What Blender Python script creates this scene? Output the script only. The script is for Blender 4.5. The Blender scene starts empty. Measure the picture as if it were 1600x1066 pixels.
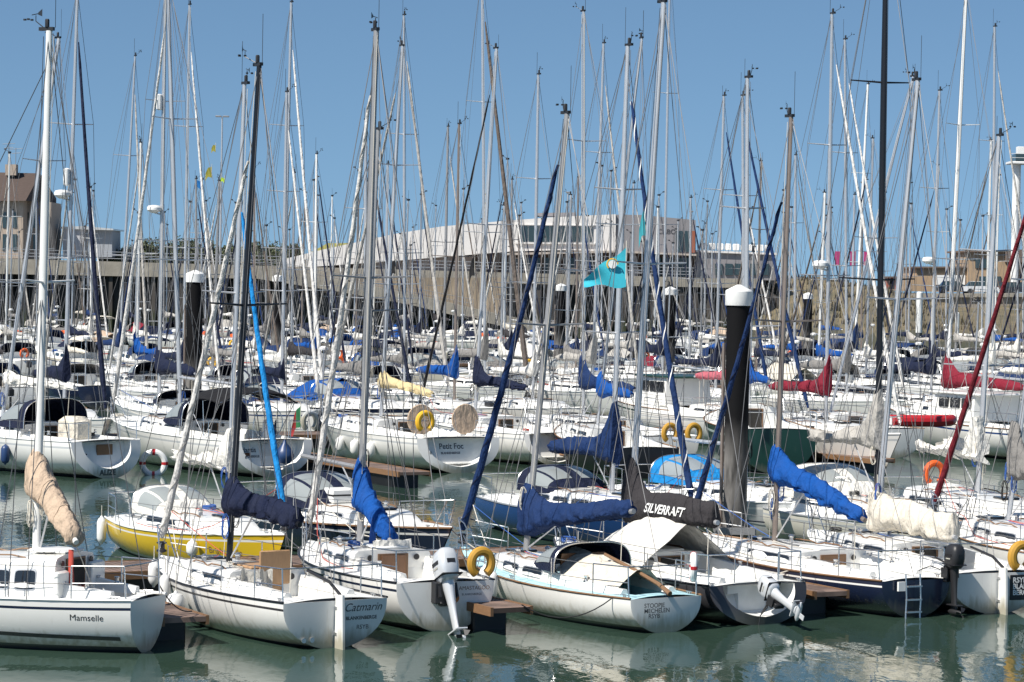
import bpy, math, random
from mathutils import Vector, Matrix, noise
import bmesh
rnd = random.Random(7)
sc = bpy.context.scene
C = sc.collection
R = math.radians

# ------------------------------------------------------------------ camera
CAM = Vector((0, 0, 6.4)); F = 4200.0
PITCH = math.atan(93 / F); ROLL = R(1.0)
_r0 = Vector((1, 0, 0)); _u0 = Vector((0, math.sin(PITCH), math.cos(PITCH)))
FWD = Vector((0, math.cos(PITCH), -math.sin(PITCH)))
RT = _r0 * math.cos(ROLL) + _u0 * math.sin(ROLL)
UP = _u0 * math.cos(ROLL) - _r0 * math.sin(ROLL)
cd = bpy.data.cameras.new('camera'); cam = bpy.data.objects.new('camera', cd); C.objects.link(cam)
m = Matrix.Identity(4)
for i in range(3):
    m[i][0] = RT[i]; m[i][1] = UP[i]; m[i][2] = -FWD[i]; m[i][3] = CAM[i]
cam.matrix_world = m
cd.sensor_width = 36; cd.lens = 36 * F / 1600; cd.clip_start = 1; cd.clip_end = 30000
sc.camera = cam

# ------------------------------------------------------------------ sky, sun, exposure
SUN = Vector((-0.62, -0.50, 0.95)).normalized()
EL = math.asin(SUN.z); AZ = math.atan2(SUN.x, SUN.y)
w = bpy.data.worlds.new('World'); sc.world = w; w.use_nodes = True
nt = w.node_tree; bg = nt.nodes['Background']
sky = nt.nodes.new('ShaderNodeTexSky'); sky.sky_type = 'NISHITA'; sky.sun_disc = False
sky.sun_elevation = EL; sky.sun_rotation = AZ
sky.air_density = 0.8; sky.dust_density = 0.5; sky.ozone_density = 1.5; sky.altitude = 0
stc = nt.nodes.new('ShaderNodeTexCoord'); smp = nt.nodes.new('ShaderNodeMapping'); smp.inputs['Scale'].default_value = (1, 1, 1.0); smp.inputs['Location'].default_value = (0, 0, .12)
nt.links.new(stc.outputs['Generated'], smp.inputs[0]); nt.links.new(smp.outputs[0], sky.inputs[0])
tint = nt.nodes.new('ShaderNodeMix'); tint.data_type = 'RGBA'; tint.blend_type = 'MULTIPLY'; tint.inputs[0].default_value = 1; tint.inputs[7].default_value = (.97, 1.16, 1.20, 1)
nt.links.new(sky.outputs[0], tint.inputs[6]); nt.links.new(tint.outputs[2], bg.inputs[0]); bg.inputs[1].default_value = 0.070
sd = bpy.data.lights.new('sun', 'SUN'); sd.energy = 5.0; sd.angle = R(0.5); sd.color = (1, 0.95, 0.87)
so = bpy.data.objects.new('sun', sd); C.objects.link(so)
so.rotation_euler = (-SUN).to_track_quat('-Z', 'Y').to_euler()
vs = sc.view_settings; vs.view_transform = 'Standard'; vs.look = 'None'; vs.exposure = 0.42; vs.gamma = 1

# ------------------------------------------------------------------ pixel helpers (1600x1066 frame)
def ray(px, py):
    return FWD + RT * ((px - 800) / F) - UP * ((py - 533) / F)
def at(px, py, z):
    d = ray(px, py); k = (z - CAM.z) / d.z; return CAM + d * k
def atY(px, py, Y):
    d = ray(px, py); return CAM + d * (Y / d.y)
def proj(p):
    v = Vector(p) - CAM; dd = v.dot(FWD)
    return 800 + F * v.dot(RT) / dd, 533 - F * v.dot(UP) / dd

# ------------------------------------------------------------------ materials
MATS = {}
def mat(name, col, rough=0.5, metal=0.0, dirt=0.0, dscale=3.0, bump=0.0, bscale=20.0, coat=0.0, alpha=1.0, emit=0.0, dcol=None, stretch=None, spec=0.5):
    if name in MATS: return MATS[name]
    mt = bpy.data.materials.new(name); mt.use_nodes = True
    n = mt.node_tree; b = n.nodes['Principled BSDF']; L = n.links
    b.inputs['Base Color'].default_value = (*col, 1); b.inputs['Roughness'].default_value = rough
    b.inputs['Metallic'].default_value = metal; b.inputs['Coat Weight'].default_value = coat
    b.inputs['Specular IOR Level'].default_value = spec
    b.inputs['Alpha'].default_value = alpha
    if dirt or bump:
        tc = n.nodes.new('ShaderNodeTexCoord'); src = tc.outputs['Object']
        if stretch:
            mp = n.nodes.new('ShaderNodeMapping'); mp.inputs['Scale'].default_value = stretch
            L.new(src, mp.inputs[0]); src = mp.outputs[0]
    if dirt:
        t = n.nodes.new('ShaderNodeTexNoise'); t.inputs['Scale'].default_value = dscale; t.inputs['Detail'].default_value = 6
        t.inputs['Roughness'].default_value = 0.65
        L.new(src, t.inputs['Vector'])
        r = n.nodes.new('ShaderNodeMapRange'); r.inputs[1].default_value = 0.35; r.inputs[2].default_value = 0.72
        r.inputs[3].default_value = 0; r.inputs[4].default_value = dirt
        L.new(t.outputs[0], r.inputs[0])
        mx = n.nodes.new('ShaderNodeMix'); mx.data_type = 'RGBA'
        mx.inputs[6].default_value = (*col, 1); dc = dcol or tuple(c * 0.45 for c in col); mx.inputs[7].default_value = (*dc, 1)
        L.new(r.outputs[0], mx.inputs[0]); L.new(mx.outputs[2], b.inputs['Base Color'])
    if bump:
        t2 = n.nodes.new('ShaderNodeTexNoise'); t2.inputs['Scale'].default_value = bscale; t2.inputs['Detail'].default_value = 4
        L.new(src, t2.inputs['Vector'])
        bp = n.nodes.new('ShaderNodeBump'); bp.inputs['Strength'].default_value = bump; bp.inputs['Distance'].default_value = 0.05 if bump < .85 else .16
        L.new(t2.outputs[0], bp.inputs['Height']); L.new(bp.outputs[0], b.inputs['Normal'])
    MATS[name] = mt; return mt
def scum(mt, col, hi=.42, lo=.08, amt=.75):
    n = mt.node_tree; b = n.nodes['Principled BSDF']; L = n.links
    if not b.inputs['Base Color'].links: return
    src = b.inputs['Base Color'].links[0].from_socket
    tc = n.nodes.new('ShaderNodeTexCoord'); mp = n.nodes.new('ShaderNodeMapping'); mp.inputs['Scale'].default_value = (4, 4, .7); L.new(tc.outputs['Object'], mp.inputs[0])
    t = n.nodes.new('ShaderNodeTexNoise'); t.inputs['Scale'].default_value = 2.5; t.inputs['Detail'].default_value = 7; L.new(mp.outputs[0], t.inputs['Vector'])
    sx = n.nodes.new('ShaderNodeSeparateXYZ'); L.new(tc.outputs['Object'], sx.inputs[0])
    r = n.nodes.new('ShaderNodeMapRange'); r.inputs[1].default_value = hi; r.inputs[2].default_value = lo; r.inputs[3].default_value = -.12; r.inputs[4].default_value = .6; L.new(sx.outputs[2], r.inputs[0])
    a = n.nodes.new('ShaderNodeMath'); a.operation = 'ADD'; L.new(r.outputs[0], a.inputs[0]); L.new(t.outputs[0], a.inputs[1])
    r2 = n.nodes.new('ShaderNodeMapRange'); r2.inputs[1].default_value = .52; r2.inputs[2].default_value = 1.05; r2.inputs[4].default_value = amt; L.new(a.outputs[0], r2.inputs[0])
    mx = n.nodes.new('ShaderNodeMix'); mx.data_type = 'RGBA'; L.new(r2.outputs[0], mx.inputs[0]); L.new(src, mx.inputs[6]); mx.inputs[7].default_value = (*col, 1); L.new(mx.outputs[2], b.inputs['Base Color'])
def canvas(name, col):
    return mat(name, col, 0.85, dirt=0.4, dscale=3, bump=0.9, bscale=4.5, stretch=(1, 1, .6), dcol=tuple(c * 0.6 + 0.02 for c in col), spec=0.2)
M = {
 'white': mat('white gelcoat', (.80, .79, .755), .28, dirt=.12, dscale=2.2, dcol=(.56, .53, .46), coat=.3),
 'cream': mat('cream gelcoat', (.74, .71, .62), .3, dirt=.15, dscale=2.5, dcol=(.5, .46, .37), coat=.2),
 'grey': mat('light grey gelcoat', (.50, .52, .53), .3, dirt=.12, coat=.2),
 'deck': mat('white deck', (.78, .78, .755), .55, dirt=.25, dscale=5, dcol=(.50, .48, .43)),
 'deckgrey': mat('pale grey deck', (.62, .62, .60), .6, dirt=.3, dscale=5),
 'deckblue': mat('pale blue deck', (.42, .66, .72), .6, dirt=.2, dscale=4),
 'navy': mat('navy gelcoat', (.010, .017, .042), .22, dirt=.2, dcol=(.03, .035, .05), coat=.4),
 'blueh': mat('blue gelcoat', (.012, .05, .17), .25, dirt=.2, coat=.4),
 'yellow': mat('yellow gelcoat', (.72, .48, .02), .25, dirt=.15, dcol=(.5, .33, .03), coat=.4),
 'char': mat('charcoal gelcoat', (.045, .045, .05), .3, dirt=.2, coat=.3),
 'black': mat('black paint', (.012, .012, .014), .35),
 'green': mat('dark green gelcoat', (.012, .045, .035), .3, dirt=.2),
 'seag': mat('pale sea green paint', (.38, .48, .45), .4, dirt=.2),
 'red': mat('red gelcoat', (.45, .02, .025), .3, dirt=.2),
 'anti': mat('dark antifouling', (.03, .04, .055), .7, dirt=.5, dscale=6, dcol=(.05, .06, .03)),
 'antib': mat('blue antifouling', (.02, .05, .12), .7, dirt=.4, dscale=6, dcol=(.05, .06, .03)),
 'alu': mat('brushed aluminium', (.56, .57, .59), .42, .55, dirt=.25, dscale=3, dcol=(.33, .33, .33)),
 'aluw': mat('white painted spar', (.76, .76, .74), .35, 0, dirt=.15),
 'alub': mat('black anodised spar', (.014, .015, .019), .35, .3),
 'alud': mat('dull grey spar', (.34, .34, .345), .5, .4, dirt=.3),
 'alug': mat('brown anodised spar', (.27, .22, .19), .45, .4, dirt=.3),
 'steel': mat('stainless steel', (.62, .62, .62), .25, .9),
 'wire': mat('steel wire', (.13, .13, .135), .5, .2),
 'rope': mat('pale rope', (.62, .58, .50), .9), 'ropeb': mat('blue rope', (.03, .10, .35), .9),
 'roper': mat('red rope', (.45, .07, .05), .9), 'ropek': mat('black rope', (.03, .03, .03), .9),
 'glass': mat('dark acrylic window', (.012, .014, .018), .06, spec=.8),
 'vinyl': mat('clear vinyl window', (.34, .37, .37), .12, alpha=.8, spec=.8),
 'teak': mat('teak', (.22, .12, .06), .6, dirt=.4, dscale=5, stretch=(1, 8, 8)),
 'wood': mat('varnished mahogany', (.24, .10, .035), .35, dirt=.4, dscale=5, stretch=(8, 8, 1), coat=.3),
 'dark': mat('dark interior', (.02, .018, .015), .8),
 'blackp': mat('black plastic', (.02, .02, .022), .45),
 'whitep': mat('white plastic', (.80, .80, .78), .4, dirt=.1),
 'silver': mat('silver engine paint', (.62, .64, .66), .3, .2, dirt=.1, coat=.4),
 'cv_navy': canvas('navy canvas', (.008, .013, .038)), 'cv_blue': canvas('bright blue canvas', (.004, .070, .30)),
 'cv_dkblue': canvas('blue canvas', (.008, .028, .10)), 'cv_sky': canvas('sky blue canvas', (.01, .22, .55)),
 'cv_tan': canvas('tan canvas', (.50, .38, .28)), 'cv_cream': canvas('cream canvas', (.66, .61, .52)),
 'cv_sail': canvas('white sailcloth', (.72, .70, .65)), 'cv_grey': canvas('grey canvas', (.22, .21, .20)),
 'cv_lgrey': canvas('pale grey canvas', (.42, .40, .37)),
 'cv_char': canvas('charcoal canvas', (.035, .032, .035)), 'cv_red': canvas('burgundy canvas', (.20, .014, .03)),
 'cv_pink': canvas('faded red canvas', (.45, .12, .15)), 'cv_brown': canvas('brown grey canvas', (.13, .105, .09)),
 'cv_yel': canvas('pale yellow canvas', (.62, .50, .28)), 'cv_black': canvas('black canvas', (.012, .012, .014)),
 'gn_white': canvas('white furled cloth', (.68, .66, .63)), 'gn_burg': canvas('burgundy furled cloth', (.14, .012, .02)),
 'orange': mat('orange plastic', (.75, .12, .02), .5), 'ylw': mat('yellow foam', (.80, .45, .02), .6, dirt=.2),
 'ylwd': mat('ochre foam', (.50, .27, .03), .65, dirt=.3), 'fblue': mat('blue fender vinyl', (.02, .05, .14), .4),
 'ply': mat('plywood board', (.42, .25, .13), .55, dirt=.35, dscale=6, stretch=(6, 6, 1)),
 'concrete': mat('concrete', (.33, .30, .25), .9, dirt=.6, dscale=.8, bump=.4, bscale=6, dcol=(.19, .17, .14)),
}
for k_ in ('white', 'cream', 'grey'): scum(M[k_], (.30, .26, .16))
for k_ in ('navy', 'blueh', 'char', 'green', 'black'): scum(M[k_], (.11, .11, .09), amt=.6)
scum(M['yellow'], (.35, .25, .06))
COVERS = ['cv_navy', 'cv_dkblue', 'cv_navy', 'cv_grey', 'cv_blue', 'cv_sail', 'cv_lgrey', 'cv_navy', 'cv_cream', 'cv_sail', 'cv_char', 'cv_lgrey', 'cv_sail', 'cv_grey', None, None]
CNAME = {'cv_navy': 'navy', 'cv_dkblue': 'blue', 'cv_grey': 'dark grey', 'cv_lgrey': 'pale grey', 'cv_blue': 'bright blue', 'cv_sail': 'white', 'cv_cream': 'cream',
         'cv_char': 'charcoal', 'cv_red': 'burgundy', 'cv_yel': 'pale yellow', 'cv_tan': 'tan', 'cv_pink': 'faded red', None: None}

# ------------------------------------------------------------------ mesh builder
class MB:
    def __init__(s): s.v = []; s.f = []; s.m = []
    def add(s, vs_, fs, mi=0):
        o = len(s.v); s.v += [tuple(p) for p in vs_]
        for f in fs: s.f.append(tuple(i + o for i in f)); s.m.append(mi)
        return s
    def box(s, c, d, mi=0, rz=0, bev=0):
        cx, cy, cz = c; hx, hy, hz = d[0] / 2, d[1] / 2, d[2] / 2
        ca, sa = math.cos(rz), math.sin(rz)
        if bev:
            e = min(bev, hx * .9, hy * .9, hz * .9); rings = []
            for z, i in ((-hz, e), (-hz + e, 0), (hz - e, 0), (hz, e)):
                a, b = hx - i, hy - i; q = e * .6 if i == 0 else e * .4
                rings.append([(a - q, -b), (a, -b + q), (a, b - q), (a - q, b), (-a + q, b), (-a, b - q), (-a, -b + q), (-a + q, -b)])
                rings[-1] = [(cx + x * ca - y * sa, cy + x * sa + y * ca, cz + z) for x, y in rings[-1]]
            return s.loft(rings, True, True, mi)
        P = [(x, y, z) for z in (-hz, hz) for x, y in ((-hx, -hy), (hx, -hy), (hx, hy), (-hx, hy))]
        P = [(cx + x * ca - y * sa, cy + x * sa + y * ca, cz + z) for x, y, z in P]
        return s.add(P, [(3, 2, 1, 0), (4, 5, 6, 7), (0, 1, 5, 4), (1, 2, 6, 5), (2, 3, 7, 6), (3, 0, 4, 7)], mi)
    def loft(s, rings, cap0=True, cap1=True, mi=0, closed=True):
        n = len(rings[0]); o = len(s.v)
        for r in rings: s.v += [tuple(p) for p in r]
        for i in range(len(rings) - 1):
            for j in range(n if closed else n - 1):
                k = (j + 1) % n
                s.f.append((o + i * n + j, o + i * n + k, o + (i + 1) * n + k, o + (i + 1) * n + j)); s.m.append(mi)
        if cap0: s.f.append(tuple(o + j for j in range(n - 1, -1, -1))); s.m.append(mi)
        if cap1: s.f.append(tuple(o + (len(rings) - 1) * n + j for j in range(n))); s.m.append(mi)
        return s
    def tube(s, pts, r, n=6, mi=0, flat=None, cap=True, closed=False):
        pts = [Vector(p) for p in pts]; rings = []; ref = None
        N = len(pts)
        for i, p in enumerate(pts):
            a = pts[(i - 1) % N] if (i or closed) else p
            b = pts[(i + 1) % N] if (i < N - 1 or closed) else p
            t = (b - a).normalized() if (b - a).length > 1e-9 else Vector((0, 0, 1))
            if ref is None:
                ref = Vector((0, 1, 0)) if abs(t.y) < .9 else Vector((1, 0, 0))
            u = (ref - t * ref.dot(t)).normalized(); ref = u; v = t.cross(u)
            rr = r[i] if isinstance(r, (list, tuple)) else r
            fl = flat or 1
            rings.append([p + u * math.cos(2 * math.pi * k / n) * rr * fl + v * math.sin(2 * math.pi * k / n) * rr for k in range(n)])
        if closed: rings.append(rings[0]); cap = False
        return s.loft(rings, cap, cap, mi)
    def grid(s, P, mi=0):
        rows, cols = len(P), len(P[0]); o = len(s.v)
        for r in P: s.v += [tuple(p) for p in r]
        for i in range(rows - 1):
            for j in range(cols - 1):
                a = o + i * cols + j; s.f.append((a, a + 1, a + cols + 1, a + cols)); s.m.append(mi)
        return s
    def lathe(s, prof, c=(0, 0, 0), n=20, mi=0, axis='z'):
        rings = []
        for r, h in prof:
            rg = []
            for k in range(n):
                a = 2 * math.pi * k / n; x, y = r * math.cos(a), r * math.sin(a)
                p = (x, y, h) if axis == 'z' else ((h, x, y) if axis == 'x' else (x, h, y))
                rg.append((c[0] + p[0], c[1] + p[1], c[2] + p[2]))
            rings.append(rg)
        return s.loft(rings, True, True, mi)
    def build(s, name, mats, parent=None, loc=None, smooth=True, ang=35):
        me = bpy.data.meshes.new(name)
        me.from_pydata(s.v, [], s.f)
        if not isinstance(mats, (list, tuple)): mats = [mats]
        for mm in mats: me.materials.append(mm)
        if len(mats) > 1: me.polygons.foreach_set('material_index', s.m)
        if smooth:
            me.polygons.foreach_set('use_smooth', [True] * len(me.polygons))
            me.set_sharp_from_angle(angle=R(ang))
        me.update()
        o = bpy.data.objects.new(name, me); C.objects.link(o)
        if parent: o.parent = parent
        if loc is not None: o.location = loc
        return o
def tag(o, label=None, cat=None, group=None, kind=None):
    if label: o['label'] = label
    if cat: o['category'] = cat
    if group: o['group'] = group
    if kind: o['kind'] = kind
    return o
def empty(name, loc, rz=0):
    o = bpy.data.objects.new(name, None); C.objects.link(o); o.location = loc; o.rotation_euler = (0, 0, rz)
    o.empty_display_size = .2; return o
def fixn(o):
    bm = bmesh.new(); bm.from_mesh(o.data); bmesh.ops.recalc_face_normals(bm, faces=bm.faces); bm.to_mesh(o.data); bm.free(); return o
def text(body, size, m_, parent, org, xd, ud, name='boat_name', shear=0, fn=None, align='LEFT', off=.004, bold=0):
    cu = bpy.data.curves.new('t', 'FONT'); cu.body = body; cu.size = size; cu.shear = shear; cu.align_x = align; cu.offset = bold
    cu.space_line = 0.85
    ob = bpy.data.objects.new('t', cu); C.objects.link(ob)
    dg = bpy.context.evaluated_depsgraph_get(); me = bpy.data.meshes.new_from_object(ob.evaluated_get(dg))
    bpy.data.objects.remove(ob); bpy.data.curves.remove(cu)
    xd = Vector(xd).normalized(); ud = Vector(ud).normalized(); nn = xd.cross(ud); org = Vector(org)
    for v in me.vertices:
        p = org + xd * v.co.x + ud * v.co.y + nn * off
        v.co = fn(p) if fn else p
    me.materials.clear(); me.materials.append(m_); me.name = name
    o = bpy.data.objects.new(name, me); C.objects.link(o)
    if parent: o.parent = parent
    return o
def lerp(a, b, t): return a + (b - a) * t
def clamp(x, a=0., b=1.): return max(a, min(b, x))

# ------------------------------------------------------------------ boat
class Boat:
    def __init__(s, loc, rz, P, label, group, name='sailing_boat', cat='sailboat'):
        s.P = dict(L=8, B=2.6, fs=.9, fb=1.15, tr=.72, rake=0., hull='white', deck='deck', stripe=None, boot='navy', anti='anti', cab=(.30, .80, .42),
                   cockw=.5, c0=.05, mx=.6, top=None, mh=None, mastm='alu', mr=.075, cover='cv_navy', cz=(1.15, 1.05), clen=None, collar=.8, genoa='gn_white', gfrac=.93,
                   hood=None, nspr=1, win=3, lod=0, boomang=0, scoop=0, rail='teak', hoodh=.55, noise=.03, csz=1.0, gr=.07, lwire=.009, cabm='white', radar=[], refl=[], messy=0)
        s.P.update(P); s.lod = s.P['lod']
        s.root = empty(name, loc, rz); tag(s.root, label, cat, group); s.rz = rz; s.loc = Vector(loc)
        s.build()
    # shape functions
    def b(s, t):
        P = s.P; tm = .42
        if t < tm: return P['B'] / 2 * (P['tr'] + (1 - P['tr']) * math.sin(math.pi / 2 * t / tm))
        u = (t - tm) / (1 - tm); return P['B'] / 2 * max(0.012, (1 - u ** 2.1) ** .95 if u < 1 else 0)
    def sheer(s, t):
        P = s.P; return P['fs'] + (P['fb'] - P['fs']) * t ** 1.7 - .06 * math.sin(math.pi * t)
    def zb(s, t): return -.42 + .38 * (1 - t) ** 3
    def hw(s, t, z):
        zb, zs = s.zb(t), s.sheer(t); v = clamp((z - zb) / (zs - zb))
        full = (1 - (1 - v) ** 2.6) ** .62; vee = v ** .75
        k = t ** 1.6; return s.b(t) * lerp(full, vee, k) * lerp(1, 1, k)
    def xx(s, t, z):
        P = s.P; v = clamp((z + .4) / (s.sheer(t) + .4))
        return t * P['L'] - .11 * P['L'] * (1 - v) * t ** 5 + P['rake'] * (v - .3) * (1 - t) ** 8
    def dz(s, t, yf): return s.sheer(t) - .01 + .06 * (1 - yf * yf)
    def side(s, sd, off=.004):
        def fn(p):
            t = clamp(p.x / s.P['L']); return Vector((p.x, sd * (s.hw(t, p.z) + off), p.z))
        return fn
    def build(s):
        P = s.P; L = P['L']; lod = s.lod; r = s.root
        # hull
        nt_ = (26, 16, 10)[lod]; nv = (7, 4, 3)[lod]
        mb = MB(); rows = []; mids = []
        ts = [i / nt_ for i in range(nt_ + 1)]
        def levels(t):
            zb, zs = s.zb(t), s.sheer(t); z = []
            for k in range(3): z.append(lerp(zb, .05, k / 3))
            z += [.05, .11]
            fr = [k / nv for k in range(1, nv)]
            if P['stripe']: fr = [f for f in fr if f < .78] + [.80, .86]
            fr = sorted(set(fr)) + [1]
            for f in fr: z.append(lerp(.11, zs, f))
            return z
        zl0 = levels(.5); nrow = len(zl0)
        for t in ts:
            zl = levels(t)
            rows.append([(s.xx(t, z), s.hw(t, z), z) for z in zl])
        sidx = None
        if P['stripe']: sidx = nrow - 3
        for sd in (1, -1):
            o = len(mb.v)
            for rr in rows: mb.v += [(x, sd * y, z) for x, y, z in rr]
            for i in range(nt_):
                for j in range(nrow - 1):
                    a = o + i * nrow + j; q = (a, a + nrow, a + nrow + 1, a + 1)
                    mb.f.append(q if sd < 0 else q[::-1])
                    mb.m.append(1 if j < 3 else 2 if j == 3 else (3 if (sidx and j == sidx) else 0))
        # transom
        zl = levels(0); ring = [(s.xx(0, z), s.hw(0, z), z) for z in zl]
        full = [(x, -y, z) for x, y, z in ring[::-1]] + ring
        zc = lerp(zl[0], zl[-1], .92 if P['scoop'] else .55)
        def sc_(k, dx, top): return [(x + dx, y * k, (zc + (z - zc) * k) if z < zl[-1] - .01 else z - (0 if top else .0)) for x, y, z in full]
        if P['scoop']:
            rk_ = P.get('rimk', .84); mb.loft([full, sc_(rk_, -.02, 1)], False, False, 0); mb.loft([sc_(rk_, -.02, 1), sc_(rk_ - .04, P['scoop'], 1)], False, True, 4)
        else:
            mb.loft([full, sc_(.9, -.015, 1)], False, True, 0)
        mats = [M[P['hull']], M[P['anti']], M[P['boot']], M[P['stripe'] or 'black'], M['deck' if P['scoop'] else P['hull']]]
        h = mb.build('hull', mats, r, ang=50)
        if lod == 0: fixn(h)
        # deck
        c0, c1 = P['c0'], P['cab'][0]; cw = P['cockw']
        tcol = sorted(set([i / nt_ for i in range(nt_ + 1)] + ([c0, c0 + .002, c1 - .002, c1] if lod < 2 else [c0, c1])))
        yc = [-1, -.85, -cw - .01, -cw, -cw * .55 - .01, -cw * .55, 0]; yc = yc + [-y for y in yc[-2::-1]]
        if lod == 2: yc = [-1, -cw, 0, cw, 1]
        mb = MB(); G = []
        for t in tcol:
            row = []
            for yf in yc:
                z = s.dz(t, yf)
                if lod < 2 and c0 + .001 < t < c1 - .001:
                    if abs(yf) <= cw * .55 + .001: z -= .55
                    elif abs(yf) <= cw + .001: z -= .22
                row.append((s.xx(t, s.sheer(t)), yf * (s.b(t) - .005), z))
            G.append(row)
        mb.grid([rr[::-1] for rr in G]); 
        dk = mb.build('deck', M[P['deck']], r, ang=30)
        if lod < 2:
            # coaming and toe rail
            for sd in (1, -1):
                rg = []
                for k in range(7):
                    t = lerp(c0 + .03, c1 + .02, k / 6); y = sd * (cw + .08) * s.b(t); z = s.dz(t, cw); x = t * L; hh = .16 * P['csz'] * (.4 + .6 * k / 6)
                    rg.append([(x, y - .09, z - .02), (x, y - .06, z + hh), (x, y + .04, z + hh), (x, y + .10, z - .02)])
                MB().loft(rg).build('coaming', M[P['cabm']], r)
                MB().tube([(s.xx(t, s.sheer(t)), sd * (s.b(t) + .004), s.sheer(t) + .012) for t in [i / 16 for i in range(17)]], .022, 5).build('toe_rail', M[P['rail']], r)
        s.cabin(); s.mast()
        if lod < 2: s.rails()
        if P['hood']: s.hood()
    def cabw(s, t): 
        x0, x1, h = s.P['cab']; u = clamp((t - x0) / (x1 - x0))
        return min(s.b(t) * .70, s.P['B'] * .34) * (1 - .25 * u * u)
    def cabh(s, t):
        x0, x1, h = s.P['cab']; u = clamp((t - x0) / (x1 - x0))
        return h * (1 - .30 * u) * (1 if u < .72 else max(.02, math.cos((u - .72) / .28 * math.pi / 2) ** .8))
    def cabpt(s, t, q, sd, off=0):
        w_, h = s.cabw(t), s.cabh(t); z0 = s.dz(t, .7) - .03
        y = w_ * lerp(1.0, .90, q); return Vector((t * s.P['L'], sd * (y + off), z0 + h * q * .9))
    def roofz(s, t, yf=0): return s.dz(t, .7) - .03 + s.cabh(t) * (1.08 - .12 * yf * yf)
    def cabin(s):
        P = s.P; lod = s.lod; x0, x1, h = P['cab']; r = s.root; L = P['L']
        if h <= 0: return
        n = (16, 10, 6)[lod]; rings = []
        for i in range(n + 1):
            u = i / n; t = lerp(x0, x1, u); w_, hh = s.cabw(t), s.cabh(t); z0 = s.dz(t, .7) - .03
            pr = [(1.0, -.1), (.985, .3), (.90, .88), (.84, .99), (.5, 1.06), (0, 1.09)]
            if lod == 2: pr = [(1.0, -.1), (.88, .9), (0, 1.08)]
            rg = [(t * L, y * w_, z0 + z * hh) for y, z in pr] + [(t * L, -y * w_, z0 + z * hh) for y, z in pr[-2::-1]]
            rings.append(rg)
        cb = MB().loft(rings).build('cabin', M[P['cabm']], r, ang=32); fixn(cb)
        s.cab = cb
        k = P['win']; segs = (20, 10, 6)[lod]
        for sd in (1, -1):
            for i in range(k):
                a0 = lerp(.08, .66, i / k); a1 = lerp(.08, .66, (i + .78) / k)
                ta, tb = lerp(x0, x1, a0), lerp(x0, x1, a1)
                tm, th = (ta + tb) / 2, (tb - ta) / 2
                def loop(g, off):
                    o = []
                    for q in range(segs):
                        an = 2 * math.pi * q / segs; cx_, sx_ = math.cos(an), math.sin(an)
                        ex = math.copysign(abs(cx_) ** .35, cx_); ez = math.copysign(abs(sx_) ** .35, sx_)
                        gx = g if g <= 1 else 1 + (g - 1) * .5
                        o.append(s.cabpt(tm + th * ex * gx, .52 + .27 * ez * g, sd, off))
                    return o
                if lod < 2:
                    MB().loft([loop(1.22, -.01), loop(1.2, .010), loop(1.0, .014)], False, False).build('window_frame', M['blackp'] if lod else M['alu'], cb)
                mb = MB().loft([loop(1.0, .0), loop(1.0, .012)], False, True)
                mb.build('window', M['glass'], cb)
        if lod < 2:
            # companionway
            zr = s.roofz(x0); zf = s.dz(x0, 0) - .5
            x = x0 * L
            MB().box((x - .012, 0, (zr + zf) / 2 - .05), (.03, .62, zr - zf - .08)).build('companionway_frame', M['teak'], r)
            MB().box((x - .03, 0, (zr + zf) / 2 - .05), (.03, .50, zr - zf - .14)).build('companionway_door_or_shade', M[P.get('door', 'dark')], r)  # default dark panel paints the shade inside an open companionway
            MB().box((x + .38, 0, zr + .02), (.75, .66, .05), bev=.02).build('sliding_hatch', M['whitep'] if P.get('door') != 'ply' else M['ply'], r)
            t = lerp(x0, x1, .72)
            MB().box((t * L, 0, s.roofz(t) + .02), (.48, .48, .05), bev=.02).build('hatch', M['glass'], r)
            for sd in (1, -1):
                pts = []
                for i in range(9):
                    t = lerp(x0, x1, .15 + .5 * i / 8); pts.append((t * L, sd * s.cabw(t) * .72, s.roofz(t, .72) + (.05 if i % 4 else .0)))
                MB().tube(pts, .015, 5).build('handrail', M['teak'], r)
        if lod == 0:
            for sd in (1, -1):
                for f in (.55, .9):
                    t = lerp(P['c0'], x0, f); c = (t * L, sd * (P['cockw'] + .08) * s.b(t), s.dz(t, P['cockw']) + .12)
                    MB().lathe([(.055, 0), (.055, .03), (.035, .05), (.035, .09), (.05, .12), (.045, .125)], c, 12).build('winch', M['steel'], r)
    def mast(s):
        P = s.P; lod = s.lod; r = s.root; L = P['L']; mx = P['mx']
        x0, x1, h = P['cab']; zb_ = (s.roofz(mx) if x0 < mx < x1 and h > 0 else s.dz(mx, 0)) - .03
        base = Vector((mx * L, 0, zb_)); s.base = base
        rot = Matrix.Rotation(-s.rz, 3, 'Z')
        if P['top']:
            wb = s.loc + Matrix.Rotation(s.rz, 3, 'Z') @ base
            tw = atY(P['top'][0], P['top'][1], wb.y)
            # keep most of the lean as a real rake / heel of the spar
            top = rot @ (tw - s.loc)
        else:
            top = base + Vector((P.get('rk', -.2), P.get('lean', 0), P['mh']))
        s.top = top; mr = P['mr']
        if lod == 2: mr *= 1.0
        n = (12, 8, 6)[lod]
        mm = M[P['mastm']]
        N = 6
        pts = [base.lerp(top, k / N) for k in range(N + 1)]
        ms = MB().tube(pts, [mr * (1 if k < N - 1 else .8) for k in range(N + 1)], n, flat=.72).build('mast', mm, r); s.mastob = ms
        H = (top - base).length
        # spreaders
        fr = [.52] if P['nspr'] == 1 else [.36, .68]
        tips = []
        sl = P['B'] * .30
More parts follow.
